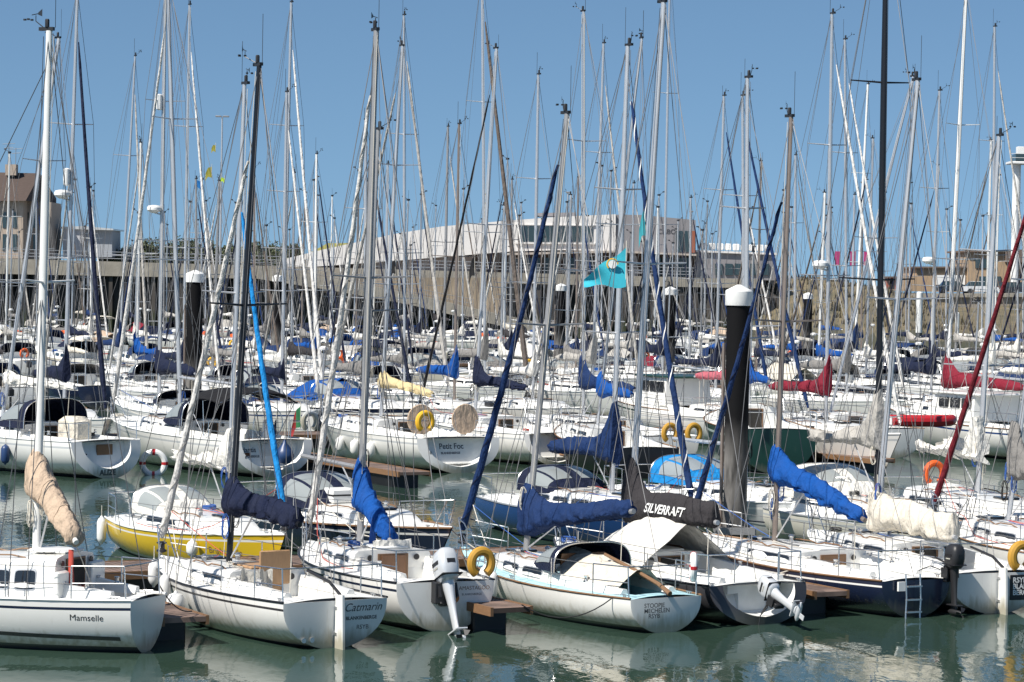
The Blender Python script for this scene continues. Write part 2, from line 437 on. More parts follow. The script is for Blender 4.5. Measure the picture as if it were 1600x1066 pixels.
        for f in fr:
            c = base.lerp(top, f); tp = []
            for sd in (1, -1):
                e = c + Vector((-.10 * sl * 2, sd * sl * (1.1 if f < .6 else .85), .04)); tp.append(e)
                MB().tube([c, e], [.026, .016], 5, flat=1).build('spreader', mm, ms)
            tips.append(tp)
        # head gear
        if lod < 2:
            mb = MB(); mb.box(top + Vector((.05, 0, .03)), (.28, .07, .06)); mb.build('masthead', M['blackp'], ms)
            mb = MB(); mb.tube([top + Vector((-.12, 0, .05)), top + Vector((-.12, 0, .95 if rnd.random() < .6 else .5))], .006 if lod == 0 else .009, 4); mb.build('antenna', M['blackp'], ms)
            mb = MB(); a = rnd.choice([-1, 1]); q = top + Vector((.12, 0, .06))
            e = q + Vector((.22, .12 * a, .12)); mb.tube([q, e, e + Vector((0, 0, .1))], .009, 4)
            mb.tube([e + Vector((-.12, .1, .12)), e + Vector((.14, -.10, .12))], .008, 4)
            mb.add([e + Vector((-.10, .09, .10)), e + Vector((-.24, .19, .06)), e + Vector((-.24, .19, .19)), e + Vector((-.10, .09, .14))], [(0, 1, 2, 3)])
            for k in range(3):
                an = k * 2.1; cc = e + Vector((math.cos(an) * .07 + .15, math.sin(an) * .07, .03)); mb.box(cc, (.04, .04, .03))
            mb.build('wind_vane', M['blackp'], ms)
            MB().lathe([(.04, 0), (.04, .12), (.03, .14)], top + Vector((.03, .02, .06)), 8).build('masthead_light', M['blackp'], ms)
        else:
            mb = MB(); mb.box(top + Vector((0, 0, .05)), (.3, .12, .12)); mb.tube([top, top + Vector((-.05, 0, .7))], .01, 3); mb.tube([top + Vector((.1, 0, .1)), top + Vector((.45, .15, .25))], .02, 3)
            mb.box(top + Vector((.45, .15, .28)), (.22, .08, .08)); mb.build('wind_vane', M['blackp'], ms)
        zof = lambda py: (atY(800, py, s.loc.y).z - .0)
        for kind, lst in (('radar', P['radar']), ('refl', P['refl'])):
            for py in lst:
                wb = s.loc + Matrix.Rotation(s.rz, 3, 'Z') @ base
                wp = atY(P['top'][0] if P['top'] else proj(wb)[0], py, wb.y); f = (wp.z - base.z) / (top.z - base.z)
                c = base.lerp(top, f) + rot @ Vector((-.30 if kind == 'radar' else -.16, -.08, 0))
                if kind == 'radar':
                    MB().lathe([(.10, -.14), (.22, -.08), (.29, -.02), (.29, .08), (.24, .15), (.1, .18)], c, 16).build('radar_dome', M['whitep'], ms)
                    MB().tube([c + Vector((0, 0, -.12)), base.lerp(top, f) - Vector((0, 0, .2))], .03, 5).build('radar_bracket', M['alu'], ms)
                else:
                    MB().lathe([(.05, -.32), (.12, -.28), (.13, 0), (.12, .28), (.05, .32)], c, 12).build('radar_reflector', M['whitep'], ms)
        # standing rigging
        w_ = P['lwire']; bow = Vector((L - .05, 0, s.sheer(1) + .03)); s.bow = bow
        ch = mx - .02
        wires = []
        for sd, i in ((1, 0), (-1, 1)):
            cp = Vector((ch * L, sd * (s.b(ch) - .04), s.sheer(ch) + .02)); tp = [t_[i] for t_ in tips]
            wires.append(('shroud', [cp] + tp + [top]))
            wires.append(('shroud', [cp - Vector((.35, 0, 0)), base.lerp(top, fr[0] - .01)]))
            if lod == 0: wires.append(('shroud', [cp + Vector((.35, 0, 0)), base.lerp(top, fr[0] - .01)]))
        wires.append(('backstay', [Vector((s.xx(0, s.sheer(0)) + .05, 0, s.sheer(0) + .02)), top]))
        ft = base.lerp(top, P['gfrac']) + Vector((.05, 0, 0))
        wires.append(('forestay', [bow, ft]))
        if lod < 2:
            wires.append(('halyard', [base + Vector((.12, .05, .1)), top + Vector((.1, .02, -.1))]))
            wires.append(('halyard', [base + Vector((-.14, .05, .6)), top + Vector((-.1, .02, -.1))]))
            wires.append(('topping_lift', [base + Vector((-P.get('bl', L * .36), 0, P['cz'][1] + .1)), top + Vector((-.08, 0, -.05))]))
        if lod < 2:
            for nm, pts in wires:
                MB().tube(pts, w_ if nm not in ('halyard', 'topping_lift') else w_ * .75, 4).build(nm, M['wire' if nm != 'halyard' else rnd.choice(['rope', 'wire', 'wire', 'ropek'])], r)
        else:
            mb = MB()
            for nm, pts in wires: mb.tube(pts, w_, 3)
            mb.build('rigging', M['wire'], r)
        # furled headsail
        if P['genoa']:
            n_ = (40, 16, 8)[lod]; pts = []; rr = []
            a = bow + Vector((0, 0, .35)); b_ = a.lerp(ft, P.get('gtop', .94)); gr = P['gr']
            dirv = (b_ - a).normalized(); sag = rnd.uniform(.01, .05)
            for k in range(n_ + 1):
                f = k / n_; wv = .003 * math.sin(f * 60) if lod == 0 else 0
                pts.append(a.lerp(b_, f) + Vector((-sag * math.sin(math.pi * f) * 2 + wv, wv, 0)))
                rr.append(gr * (1.0 - .55 * f) * (1 if 0 < k < n_ else .5) * (1 + (.05 * math.sin(f * 95) if lod == 0 else .05 * (k % 2))))
            fs = MB().tube(pts, rr, (10, 7, 5)[lod]).build('furled_sail', M[P['genoa']], r)
            if lod == 0:
                MB().lathe([(.05, 0), (.10, .02), (.10, .05), (.06, .07), (.06, .16), (.10, .18), (.10, .20), (.03, .22)], bow + Vector((0, 0, .06)), 12).build('furler_drum', M['blackp'], r)
                st = P.get('spiral')
                if st:
                    sp = []
                    for k in range(160):
                        f = k / 159; c = a.lerp(b_, f); an = f * 60; q = gr * (1.0 - .55 * f) * .92
                        sp.append(c + Vector((-sag * math.sin(math.pi * f) * 2 + math.cos(an) * q, math.sin(an) * q, 0)))
                    MB().tube(sp, .018, 4).build('sail_stripe', M[st], fs)
        # boom and cover
        cz = P['cz']; bl = P.get('bl', L * .36); ba = R(180 + P['boomang'])
        d = Vector((math.cos(ba), math.sin(ba), 0))
        p0 = Vector((base.x, base.y, 0)) + (top - base) * ((base.z + cz[0] - base.z) / (top.z - base.z)) ; p0.z = base.z + cz[0] * .0 + cz[0]
        p0 = base + (top - base) * (cz[0] / (top.z - base.z))
        p1 = p0 + d * bl; p1.z = base.z + cz[1]
        s.p0, s.p1 = p0, p1
        MB().tube([p0, p1], .05, (8, 6, 5)[lod]).build('boom', mm, r)
        if lod < 2:
            k0 = p0.lerp(p1, .35)
            MB().tube([base + Vector((-.08, 0, .12)), k0], .018, 5).build('boom_vang', M['alu'], r)
            ms0 = p0.lerp(p1, .9); MB().tube([ms0, Vector((ms0.x, 0, s.dz(.2, 0) - .1))], .010, 4).build('mainsheet', M['rope'], r)
        if P['cover']:
            n_ = (60, 12, 7)[lod]; k_ = (22, 8, 6)[lod]; rings = []; cf = P.get('cfrac', .97); amp = P['noise'] * (1 + 2 * P['messy'])
            ph = rnd.uniform(0, 6)
            cs = P['csz']; col = P['collar']
            for i in range(n_ + 1):
                f = i / n_; c = p0.lerp(p1, f * cf)
                if i == 0: c = c - d * .14
                hh = cs * (.28 * (1 - P.get('taper', .5) * f) + .0) + col * math.exp(-(f / (.10 if lod == 0 else .07)) ** 1.6) + .07 * cs * math.sin(f * 9 + ph) * (.3 + P['messy'])
                dn = .10 * cs + (.12 * cs * math.exp(-(f / .2) ** 2)); ww = cs * (.15 * (1 - .45 * f) + .03) * (.75 + .25 * min(1, f * 8))
                if i == n_: hh *= .5; ww *= .5; dn *= .6
                rg = []
                sdv = Vector((-d.y, d.x, 0))
                for k in range(k_):
                    an = 2 * math.pi * k / k_; sx_, cx_ = math.sin(an), math.cos(an)
                    z = sx_ * (hh if sx_ > 0 else dn); yy = cx_ * ww * (1 - .45 * max(0, sx_) ** 1.5 * (hh / (hh + .3)))
                    if lod == 0:
                        nv_ = noise.noise(Vector((f * 7 + ph, cx_ * .9 + f * 5, sx_ * .9))); n2_ = noise.noise(Vector((f * 17 + ph, cx_ * 1.6 - f * 9, sx_ * 1.6 + 7)))
                        wob = amp * (2.6 * (.28 - abs(nv_)) * 1.6 + 1.5 * (.25 - abs(n2_)) + 1.2 * noise.noise(Vector((f * 3 + ph, an, 3))))
                    else: wob = amp * (math.sin(f * 31 + an * 2 + ph) + .6 * math.sin(f * 17 + an * 5))
                    yy += wob; z += wob * .5
                    rg.append(c + sdv * yy + Vector((0, 0, z + .02)))
                rings.append(rg)
            cvr = MB().loft(rings).build('sail_cover', M[P['cover']], r, ang=70); fixn(cvr); s.cvr = cvr
            if lod == 0:
                for i in (20, 42):
                    cc = sum((Vector(p_) for p_ in rings[i]), Vector()) / k_
                    MB().tube([cc + (Vector(p_) - cc) * 1.02 for p_ in rings[i]], .008, 4, closed=True).build('cover_tie', M[P['cover']], cvr)
                MB().tube([Vector(rg_[k_ * 3 // 4 + 1]) for rg_ in rings[1:-1]], .010, 4).build('cover_zip', M[P['cover']], cvr)
    def rails(s):
        P = s.P; r = s.root; L = P['L']; lod = s.lod; q = .014 if lod == 0 else .014; hgt = .58
        def e(t, sd, z=0): return Vector((s.xx(t, s.sheer(t)), sd * (s.b(t) - .06), s.sheer(t) + z))
        n = 6 if lod == 0 else 4
        # pulpit
        mb = MB()
        top = [e(.86, 1, hgt), e(.93, 1, hgt + .02), Vector((L - .02, .10, s.sheer(1) + hgt + .04)), Vector((L + .06, 0, s.sheer(1) + hgt + .05)), Vector((L - .02, -.10, s.sheer(1) + hgt + .04)), e(.93, -1, hgt + .02), e(.86, -1, hgt)]
        mb.tube(top, q, n)
        for sd in (1, -1):
            mb.tube([e(.86, sd, 0), e(.86, sd, hgt)], q, n); mb.tube([e(.95, sd, 0), Vector((L - .05, sd * .10, s.sheer(1) + hgt + .03))], q, n)
            mb.tube([e(.86, sd, hgt * .5), e(.965, sd, hgt * .52)], q * .8, n)
        mb.build('pulpit', M['steel'], r)
        mb = MB(); t0 = .14
        for sd in (1, -1):
            g = .3 if P['scoop'] else .0
            pts = [e(t0, sd, hgt), e(.02, sd, hgt)]
            if not P['scoop']: pts += [Vector((e(.01, sd).x, sd * .15, s.sheer(0) + hgt))]
            else: pts += [Vector((e(.01, sd).x, sd * s.b(0) * .45, s.sheer(0) + hgt)), Vector((e(.01, sd).x, sd * s.b(0) * .45, s.sheer(0)))]
            mb.tube(pts, q, n); mb.tube([e(t0, sd, 0), e(t0, sd, hgt)], q, n); mb.tube([e(.015, sd, 0), e(.02, sd, hgt)], q, n)
            mb.tube([e(t0, sd, hgt * .5), e(.02, sd, hgt * .5)], q * .8, n)
        if not P['scoop']: mb.tube([(e(.01, 1).x, .15, s.sheer(0) + hgt), (e(.01, 1).x, -.15, s.sheer(0) + hgt)], q, n)
        mb.build('pushpit', M['steel'], r)
        st = [t0, .30, .47, .66, .86]
        for sd in (1, -1):
            for t in st[1:-1]:
                MB().tube([e(t, sd, 0), e(t, sd, hgt)], q * .9, n).build('stanchion', M['steel'], r)
            for hh in (hgt, hgt * .5):
                MB().tube([e(t, sd, hh - .01) for t in st], .006 if lod == 0 else .008, 4).build('guard_wire', M['wire'], r)
    def hood(s):
        P = s.P; r = s.root; L = P['L']; lod = s.lod; x0 = P['cab'][0]
        cm, wm = P['hood'], 'vinyl'
        t0 = x0; xa = x0 * L - P.get('hoodaft', .35); xf = xa + P.get('hoodlen', 1.25); W = s.cabw(x0) * 1.08; z0 = s.roofz(x0, 1) - .10; H = P['hoodh']
        def pt(u, ph, k=1.0):
            h = H * (1 - (1 - u) ** 2.2) ** .6 * k; w_ = W * (.80 + .20 * u) * k
            cph, sph = math.cos(ph), math.sin(ph)
            return Vector((xf - (xf - xa) * u * (1 if k == 1 else 1) + (k - 1) * .5, math.copysign(abs(cph) ** .6, cph) * w_, z0 + max(0, sph) ** .62 * h))
        nu, nf = ((8, 20), (5, 10), (3, 6))[lod]
        mb = MB()
        mb.grid([[pt(i / nu, math.pi * j / nf) for j in range(nf + 1)] for i in range(nu + 1)])
        mb.grid([[pt(i / nu, math.pi * j / nf, .975) for j in range(nf, -1, -1)] for i in range(nu + 1)])
        hd = mb.build('sprayhood', M[cm], r, ang=60)
        if lod < 2:
            for (a, b_) in ((.05, .27), (.31, .485), (.515, .69), (.73, .95)):
                mb = MB(); u0, u1 = .22, .80
                mb.grid([[pt(lerp(u0, u1, i / 4), math.pi * lerp(a, b_, j / 4), 1.012) for j in range(5)] for i in range(5)])
                mb.build('window', M[wm], hd)
            MB().tube([pt(1, math.pi * j / nf, 1.01) for j in range(nf + 1)], .016, 5).build('hoop', M['steel'], hd)

# ------------------------------------------------------------------ writing laid onto a hull
from mathutils.bvhtree import BVHTree
def onto(bt, axis, sd=1, off=.004, ob=None):
    me = (ob or [c for c in bt.root.children if c.name.startswith('hull')][0]).data
    tree = BVHTree.FromPolygons([v.co.copy() for v in me.vertices], [tuple(p.vertices) for p in me.polygons])
    def fn(p):
        if axis == 'y': o_ = Vector((p.x, sd * 6, p.z)); dr = Vector((0, -sd, 0))
        else: o_ = Vector((-4, p.y, p.z)); dr = Vector((1, 0, 0))
        h = tree.ray_cast(o_, dr)[0]
        return h - dr * off if h else p
    return fn
# ------------------------------------------------------------------ small things
def world(bt, p): return bt.loc + Matrix.Rotation(bt.rz, 3, 'Z') @ Vector(p)
def fender(loc, label, m_='whitep', h=.5, r=.11, top=.5, group='fenders hanging from the boats'):
    o = empty('fender', loc); tag(o, label, 'fender', group)
    MB().lathe([(.02, -h / 2 - .06), (.04, -h / 2 - .02), (r * .7, -h / 2 + .01), (r, -h / 2 + .09), (r, h / 2 - .09), (r * .7, h / 2 - .01), (.04, h / 2 + .02), (.02, h / 2 + .06)], (0, 0, 0), 14).build('bladder', M[m_], o)
    MB().tube([(0, 0, h / 2), (0, 0, h / 2 + top)], .008, 4).build('rope', M['rope'], o)
def ringbuoy(loc, rz, R_, r_, m_, label, horse=False, cat='lifebuoy', bands=None, name='life_ring'):
    o = empty(name, loc, rz); tag(o, label, cat)
    n = 32; rng = range(n) if not horse else range(n + 1)
    pts = []
    for k in rng:
        a = 2 * math.pi * k / n if not horse else lerp(-math.pi * .32, math.pi * 1.32, k / n)
        y = math.cos(a) * R_; z = math.sin(a) * R_ * (1.12 if horse else 1); pts.append((0, y, z))
    MB().tube(pts, r_, 10, closed=not horse, flat=1).build('foam', M[m_], o)
    if bands:
        for k in range(4):
            a = k * math.pi / 2; q = [(0, math.cos(a + e) * R_, math.sin(a + e) * R_) for e in (-.13, 0, .13)]
            MB().tube(q, r_ * 1.06, 10).build('band', M[bands], o)
    return o
def outboard(bt, y, z, cowl, dark, tilt=0, sc=1.0):
    """outboard motor clamped on the transom of boat bt"""
    o = empty('outboard_motor', (-.22, y, z)); o.parent = bt.root; o.rotation_euler = (0, R(tilt), 0); o.scale = (sc,) * 3
    rings = []
    for zz, a, b_, dx in ((.0, .14, .11, 0), (.06, .19, .14, 0), (.20, .21, .155, 0), (.34, .20, .15, -.01), (.43, .16, .12, -.02), (.47, .09, .07, -.02)):
        rings.append([(dx + a * math.copysign(abs(math.cos(k)) ** .6, math.cos(k)), b_ * math.copysign(abs(math.sin(k)) ** .6, math.sin(k)), zz) for k in [2 * math.pi * i / 20 for i in range(20)]])
    MB().loft(rings).build('cowl', M[cowl], o, ang=60)
    MB().box((0, 0, .07), (.41, .31, .025), bev=.01).build('cowl_band', M[dark], o)
    for sd in (1, -1):
        MB().box((.0, sd * .152, .26), (.20, .012, .05)).build('cowl_decal', M[dark], o); MB().box((.0, sd * .152, .19), (.13, .012, .025)).build('cowl_decal', M['grey'], o)
    MB().box((-.205, 0, .25), (.012, .12, .06)).build('cowl_decal', M[dark], o)
    MB().tube([(.1, .05, .03), (.3, .12, -.05), (.5, .2, .0), (.8, .25, -.12)], .012, 5).build('fuel_hose', M['blackp'], o)
    MB().loft([[(a * math.cos(k) + dx, b_ * math.sin(k), zz) for k in [2 * math.pi * i / 12 for i in range(12)]] for zz, a, b_, dx in ((.0, .12, .09, 0), (-.15, .10, .07, 0), (-.35, .085, .05, -.01), (-.70, .08, .035, -.02), (-.78, .10, .04, -.03))]).build('leg', M[cowl], o, ang=60)
    MB().box((-.05, 0, -.72), (.34, .16, .018)).build('cavitation_plate', M[cowl], o)
    mb = MB(); mb.lathe([(.02, -.22), (.05, -.16), (.058, 0), (.05, .12), (.02, .18)], (-.03, 0, -.86), 10, axis='x'); mb.box((0, 0, -.98), (.10, .012, .16)); mb.box((-.02, 0, -.80), (.12, .03, .12)); mb.build('gearcase', M[cowl], o, ang=60)
    mb = MB()
    for k in range(3):
        a = k * 2.09; mb.add([(-.24, .02 * math.cos(a), -.86 + .02 * math.sin(a)), (-.22, .12 * math.cos(a - .4), -.86 + .12 * math.sin(a - .4)), (-.26, .13 * math.cos(a + .3), -.86 + .13 * math.sin(a + .3)), (-.27, .05 * math.cos(a + .5), -.86 + .05 * math.sin(a + .5))], [(0, 1, 2, 3)])
    mb.build('propeller', M[dark], o)
    mb = MB(); mb.box((.16, 0, -.12), (.10, .22, .34), bev=.02); mb.box((.13, .13, -.1), (.2, .03, .2)); mb.box((.13, -.13, -.1), (.2, .03, .2)); mb.tube([(.1, 0, .04), (.55, .05, .16)], .02, 6); mb.build('clamp_bracket', M[dark], o)
    return o

# ------------------------------------------------------------------ placing boats from photograph measurements
def place(near, npx_far, L, rng, zn, zf):
    """near: (px,py) of near end at height zn; find heading so the far end projects to x=npx_far"""
    S = at(near[0], near[1], zn); best = None
    a = rng[0]
    while a <= rng[1]:
        e = Vector((-math.sin(R(a)), math.cos(R(a)), 0)); q = S + e * L; q.z = zf
        er = abs(proj(q)[0] - npx_far)
        if best is None or er < best[0]: best = (er, a, e)
        a += .25
    return S, best[1], best[2]
placed = []
def boatA(near, bowx, label, P, group='sailing boats moored in rows', **kw):
    L = P['L']; S, a, e = place(near, bowx, L, kw.pop('rng', (-15, 70)), 0, 1.1)
    rz = math.atan2(e.y, e.x); b = Boat((S.x, S.y, 0), rz, P, label, group, **kw)
    placed.append((S + e * L / 2).xy.copy()); return b
def boatB(bowpx, sternx, label, P, group='sailing boats moored in rows', **kw):
    L = P['L']; zf = P.get('fb', 1.15)
    S, a, e = place(bowpx, sternx, L, kw.pop('rng', (-10, 75)), zf, .9)
    st = S + e * L; rz = math.atan2(-e.y, -e.x); b = Boat((st.x, st.y, 0), rz, P, label, group, **kw)
    placed.append((S + e * L / 2).xy.copy()); return b

# ================================================================== SETTING
# water
wm = bpy.data.materials.new('harbour water'); wm.use_nodes = True
n = wm.node_tree; b = n.nodes['Principled BSDF']
b.inputs['Base Color'].default_value = (.032, .060, .044, 1); b.inputs['Roughness'].default_value = .03; b.inputs['IOR'].default_value = 1.33
tc = n.nodes.new('ShaderNodeTexCoord'); prev = None
for sc_, st, ds, stretch in ((3.2, .16, .05, (1, .4, 1)), (.6, .14, .12, (1, .45, 1)), (11, .10, .012, (1, .5, 1))):
    mp = n.nodes.new('ShaderNodeMapping'); mp.inputs['Scale'].default_value = stretch; mp.inputs['Rotation'].default_value = (0, 0, .35)
    n.links.new(tc.outputs['Object'], mp.inputs[0])
    t = n.nodes.new('ShaderNodeTexNoise'); t.inputs['Scale'].default_value = sc_; t.inputs['Detail'].default_value = 2.5; t.inputs['Distortion'].default_value = .4
    n.links.new(mp.outputs[0], t.inputs['Vector'])
    bp = n.nodes.new('ShaderNodeBump'); bp.inputs['Strength'].default_value = st; bp.inputs['Distance'].default_value = ds
    n.links.new(t.outputs[0], bp.inputs['Height'])
    if prev: n.links.new(prev.outputs[0], bp.inputs['Normal'])
    prev = bp
n.links.new(prev.outputs[0], b.inputs['Normal'])
mb = MB(); mb.add([(-9000, -200, 0), (9000, -200, 0), (9000, 20000, 0), (-9000, 20000, 0)], [(0, 1, 2, 3)])
tag(mb.build('water', wm), kind='structure')

YW = 305.0
# sheet pile quay
sp_m = bpy.data.materials.new('sheet piling'); sp_m.use_nodes = True; n = sp_m.node_tree; b = n.nodes['Principled BSDF']; b.inputs['Roughness'].default_value = .85
tc = n.nodes.new('ShaderNodeTexCoord'); mp = n.nodes.new('ShaderNodeMapping'); mp.inputs['Scale'].default_value = (1, 1, .12); n.links.new(tc.outputs['Object'], mp.inputs[0])
t = n.nodes.new('ShaderNodeTexNoise'); t.inputs['Scale'].default_value = 1.6; t.inputs['Detail'].default_value = 6; n.links.new(mp.outputs[0], t.inputs['Vector'])
cr = n.nodes.new('ShaderNodeValToRGB'); e = cr.color_ramp.elements; e[0].position = .3; e[0].color = (.010, .009, .009, 1); e[1].position = .75; e[1].color = (.115, .10, .088, 1)
n.links.new(t.outputs[0], cr.inputs[0])
sx = n.nodes.new('ShaderNodeSeparateXYZ'); n.links.new(tc.outputs['Object'], sx.inputs[0])
t3 = n.nodes.new('ShaderNodeTexNoise'); t3.inputs['Scale'].default_value = .7; n.links.new(tc.outputs['Object'], t3.inputs['Vector'])
ad = n.nodes.new('ShaderNodeMath'); ad.operation = 'MULTIPLY_ADD'; ad.inputs[1].default_value = 1.6; n.links.new(t3.outputs[0], ad.inputs[0]); n.links.new(sx.outputs[2], ad.inputs[2])
mr_ = n.nodes.new('ShaderNodeMapRange'); mr_.inputs[1].default_value = 3.6; mr_.inputs[2].default_value = 2.4; n.links.new(ad.outputs[0], mr_.inputs[0])
mx = n.nodes.new('ShaderNodeMix'); mx.data_type = 'RGBA'; n.links.new(mr_.outputs[0], mx.inputs[0]); n.links.new(cr.outputs[0], mx.inputs[6]); mx.inputs[7].default_value = (.035, .042, .018, 1)
n.links.new(mx.outputs[2], b.inputs['Base Color'])
def bx(px, Y=YW): return atY(px, 440, Y).x
def bz(px, py, Y=YW): return atY(px, py, Y).z
qw = empty('quay_wall', (0, YW, 0)); tag(qw, 'dark corrugated sheet pile quay wall with a pale concrete cap', 'quay wall')
XL, XR = bx(-120), bx(1192)
topf = lambda x: lerp(bz(0, 404), bz(1190, 437), (x - bx(0)) / (bx(1190) - bx(0)))
capb = lambda x: topf(x) - lerp(1.75, 1.0, clamp((x - bx(0)) / (bx(1190) - bx(0))))
mb = MB(); x = XL; per = 1.62; pr = [(0, 0), (.42, 0), (.52, .9), (1.52, .9)]
col = []
while x < bx(1340):
    for dx, dy in pr: col.append((x + dx, dy))
    x += per
def wtop(x):
    if x < XR: return capb(x) + .1
    f = clamp((x - XR) / (bx(1335) - XR)); return lerp(capb(XR) + .1, bz(1335, 530), f)
mb.grid([[(c[0], c[1], -1) for c in col], [(c[0], c[1], wtop(c[0])) for c in col]])
mb.grid([[(c[0], c[1] , wtop(c[0])) for c in col], [(c[0], 1.6, wtop(c[0])) for c in col]])
mb.build('sheet_piling', sp_m, qw, smooth=False)
mb = MB(); xs = [XL + (XR - XL) * k / 30 for k in range(31)]
mb.loft([[(x, -.35, capb(x)), (x, -.35, topf(x)), (x, 2.0, topf(x)), (x, 2.0, capb(x))] for x in xs]); mb.build('concrete_cap', M['concrete'], qw, ang=20)
# face joints in the cap
# slipway ramp in front
rp = empty('ramp', (0, YW - 3, 0)); tag(rp, 'pale concrete access ramp sloping down along the quay wall', 'ramp')
tp = [(405, 418), (520, 436), (640, 458), (740, 482), (875, 512)]; bt_ = [(405, 436), (520, 454), (640, 476), (740, 500), (875, 528)]
mb = MB(); mb.loft([[(atY(a[0], a[1], YW - 3).x, -.6, atY(*a, YW - 3).z), (atY(a[0], a[1], YW - 3).x, 2.0, atY(*a, YW - 3).z), (atY(*a, YW - 3).x, 2.0, atY(*c, YW - 3).z), (atY(*a, YW - 3).x, -.6, atY(*c, YW - 3).z)] for a, c in zip(tp, bt_)])
mb.build('parapet', M['concrete'], rp, ang=20)
mb = MB(); fp = [(560, 432), (790, 436)]; X0, X1 = bx(555), bx(792)
mb.add([(X0, 2.2, bz(555, 434)), (X0, 2.2, bz(555, 446)), (bx(640), 2.2, bz(640, 466)), (bx(740), 2.2, bz(740, 490)), (X1, 2.2, bz(792, 500)), (X1, 2.2, bz(792, 434))], [(0, 1, 2, 3, 4, 5)])
mb.build('retaining_face', mat('stained tan concrete', (.36, .29, .21), .9, dirt=.85, dscale=1.1, dcol=(.14, .115, .085), stretch=(1.6, 1, .25)), rp, smooth=False)
mb = MB()
for k in range(26):
    f = k / 25; px = lerp(420, 740, f); i = 0
    py = 418 + (px - 405) * .19
    P_ = atY(px, py, YW - 3); mb.tube([(P_.x, -.4, P_.z), (P_.x, -.4, P_.z + 1.0)], .03, 4)
for hh in (.5, 1.0):
    a = atY(420, 421, YW - 3); c = atY(740, 482, YW - 3); mb.tube([(a.x, -.4, a.z + hh), (c.x, -.4, c.z + hh)], .03, 4)
mb.build('handrail', M['alud'], rp)
# quay top ground, railing
grass = mat('dry dune grass', (.19, .15, .09), .95, dirt=.9, dscale=.35, bump=.8, bscale=3, dcol=(.065, .065, .035))
mud = mat('dark mud and weed', (.075, .068, .042), .9, dirt=.8, dscale=.5, bump=.8, bscale=2, dcol=(.03, .04, .018))
mb = MB(); mb.add([(XL - 60, YW + 1.9, topf(0) - .35), (XR + 3, YW + 1.9, topf(0) - .35), (XR + 3, YW + 160, topf(0) - .35), (XL - 60, YW + 160, topf(0) - .35)], [(0, 1, 2, 3)])
tag(mb.build('ground', mat('quay paving', (.26, .25, .22), .9, dirt=.4, dscale=.4)), kind='structure')
def railing(px0, px1, Y, zf, label, hgt=1.1, step=1.6, cars=False):
    o = empty('railing', (0, Y, 0)); tag(o, label, 'railing', None)
    x0, x1 = bx(px0, Y), bx(px1, Y); nn = int((x1 - x0) / step)
    mb = MB()
    for k in range(nn + 1):
        x = lerp(x0, x1, k / nn); mb.box((x, 0, zf(x) + hgt / 2), (.06, .06, hgt))
    mb.build('posts', M['alud'], o, smooth=False)['kind'] = 'stuff'
    for hh in (.35, .7, 1.1):
        MB().tube([(x0, 0, zf(x0) + hh), ((x0 + x1) / 2, 0, zf((x0 + x1) / 2) + hh), (x1, 0, zf(x1) + hh)], .03, 5).build('rail', M['alu'], o)
railing(-60, 440, YW + .8, topf, 'galvanised railing along the quay in front of the house and scrub')
railing(640, 1085, YW + 1.2, topf, 'galvanised railing on the quay in front of the white yacht club')

# dune and right bank
mb = MB(); G = []
xs = [bx(1150) + k * 2.2 for k in range(0, 62)]
for j in range(26):
    Y = 238 + j * 4.0; row = []
    for x in xs:
        px = 800 + x / 305 * F
        k = clamp((Y - 248 - max(0, (1330 - px)) * .25) / 52)
        crest = 6.9 if px < 1440 else 4.6
        crest = lerp(7.2, 4.9, clamp((px - 1300) / 160)) if px < 1460 else 4.9
        z = -1.2 + (crest + 1.2) * (k ** .8) + .25 * math.sin(x * .7 + Y * .3) * k + .18 * math.sin(x * 1.9 - Y * .9) * k + .12 * math.sin(x * 3.1 + Y * 2.2)
        row.append((x, Y, z))
    G.append(row)
mb.grid(G); 
dn = mb.build('dune_slope', [grass, mud], ang=180)
for p in dn.data.polygons: p.material_index = 1 if p.center.z < 1.7 + .5 * math.sin(p.center.x) else 0
tag(dn, kind='structure')
# grass tufts on the dune: one mass
mb = MB(); r2 = random.Random(3)
for k in range(2600):
    x = r2.uniform(bx(1185), bx(1450)); j = r2.uniform(1.7, 25); Y = 238 + j * 4.0
    i = int((x - xs[0]) / 2.2); jj = int(j)
    if i < 0 or i > 59 or jj > 24: continue
    z = G[jj][i][2] * .5 + G[min(25, jj + 1)][i + 1][2] * .5
    if z < 2.2: continue
    h = r2.uniform(.25, .7); dx = r2.uniform(-.25, .25)
    mb.add([(x - .12, Y, z - .2), (x + .12, Y + .1, z - .2), (x + dx, Y, z + h)], [(0, 1, 2)])
tag(mb.build('dune_grass', grass, smooth=False), kind='stuff')
# club building
white_f = mat('white facade panels', (.74, .71, .68), .6, dirt=.18, dscale=.3)
grey_f = mat('grey or shaded facade panels', (.24, .23, .24), .6, dirt=.15, dscale=.4)
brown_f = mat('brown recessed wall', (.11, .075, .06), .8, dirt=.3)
bglass = mat('dark window glass', (.03, .05, .055), .08, spec=.8)
def prism(pts, Y, D, name, m_, parent, smooth=False):
    """polygon measured in the photograph, built upright at distance Y with depth D"""
    W_ = [atY(px, py, Y) for px, py in pts]; oy = parent.location.y if parent else 0; ox = parent.location.x if parent else 0
    f = [(p.x - ox, Y - oy, p.z) for p in W_]; bk = [(p.x - ox, Y - oy + D, p.z) for p in W_]; nn = len(f)
    o = MB().add(f + bk, [tuple(range(nn)), tuple(range(2 * nn - 1, nn - 1, -1))] + [(i, i + nn, (i + 1) % nn + nn, (i + 1) % nn) for i in range(nn)]).build(name, m_, parent, smooth=smooth)
    return fixn(o)
YB = 322.0
cl = empty('club_building', (0, YB, 0)); tag(cl, 'long white yacht club with a curved wedge roof and dark strip windows', 'building')
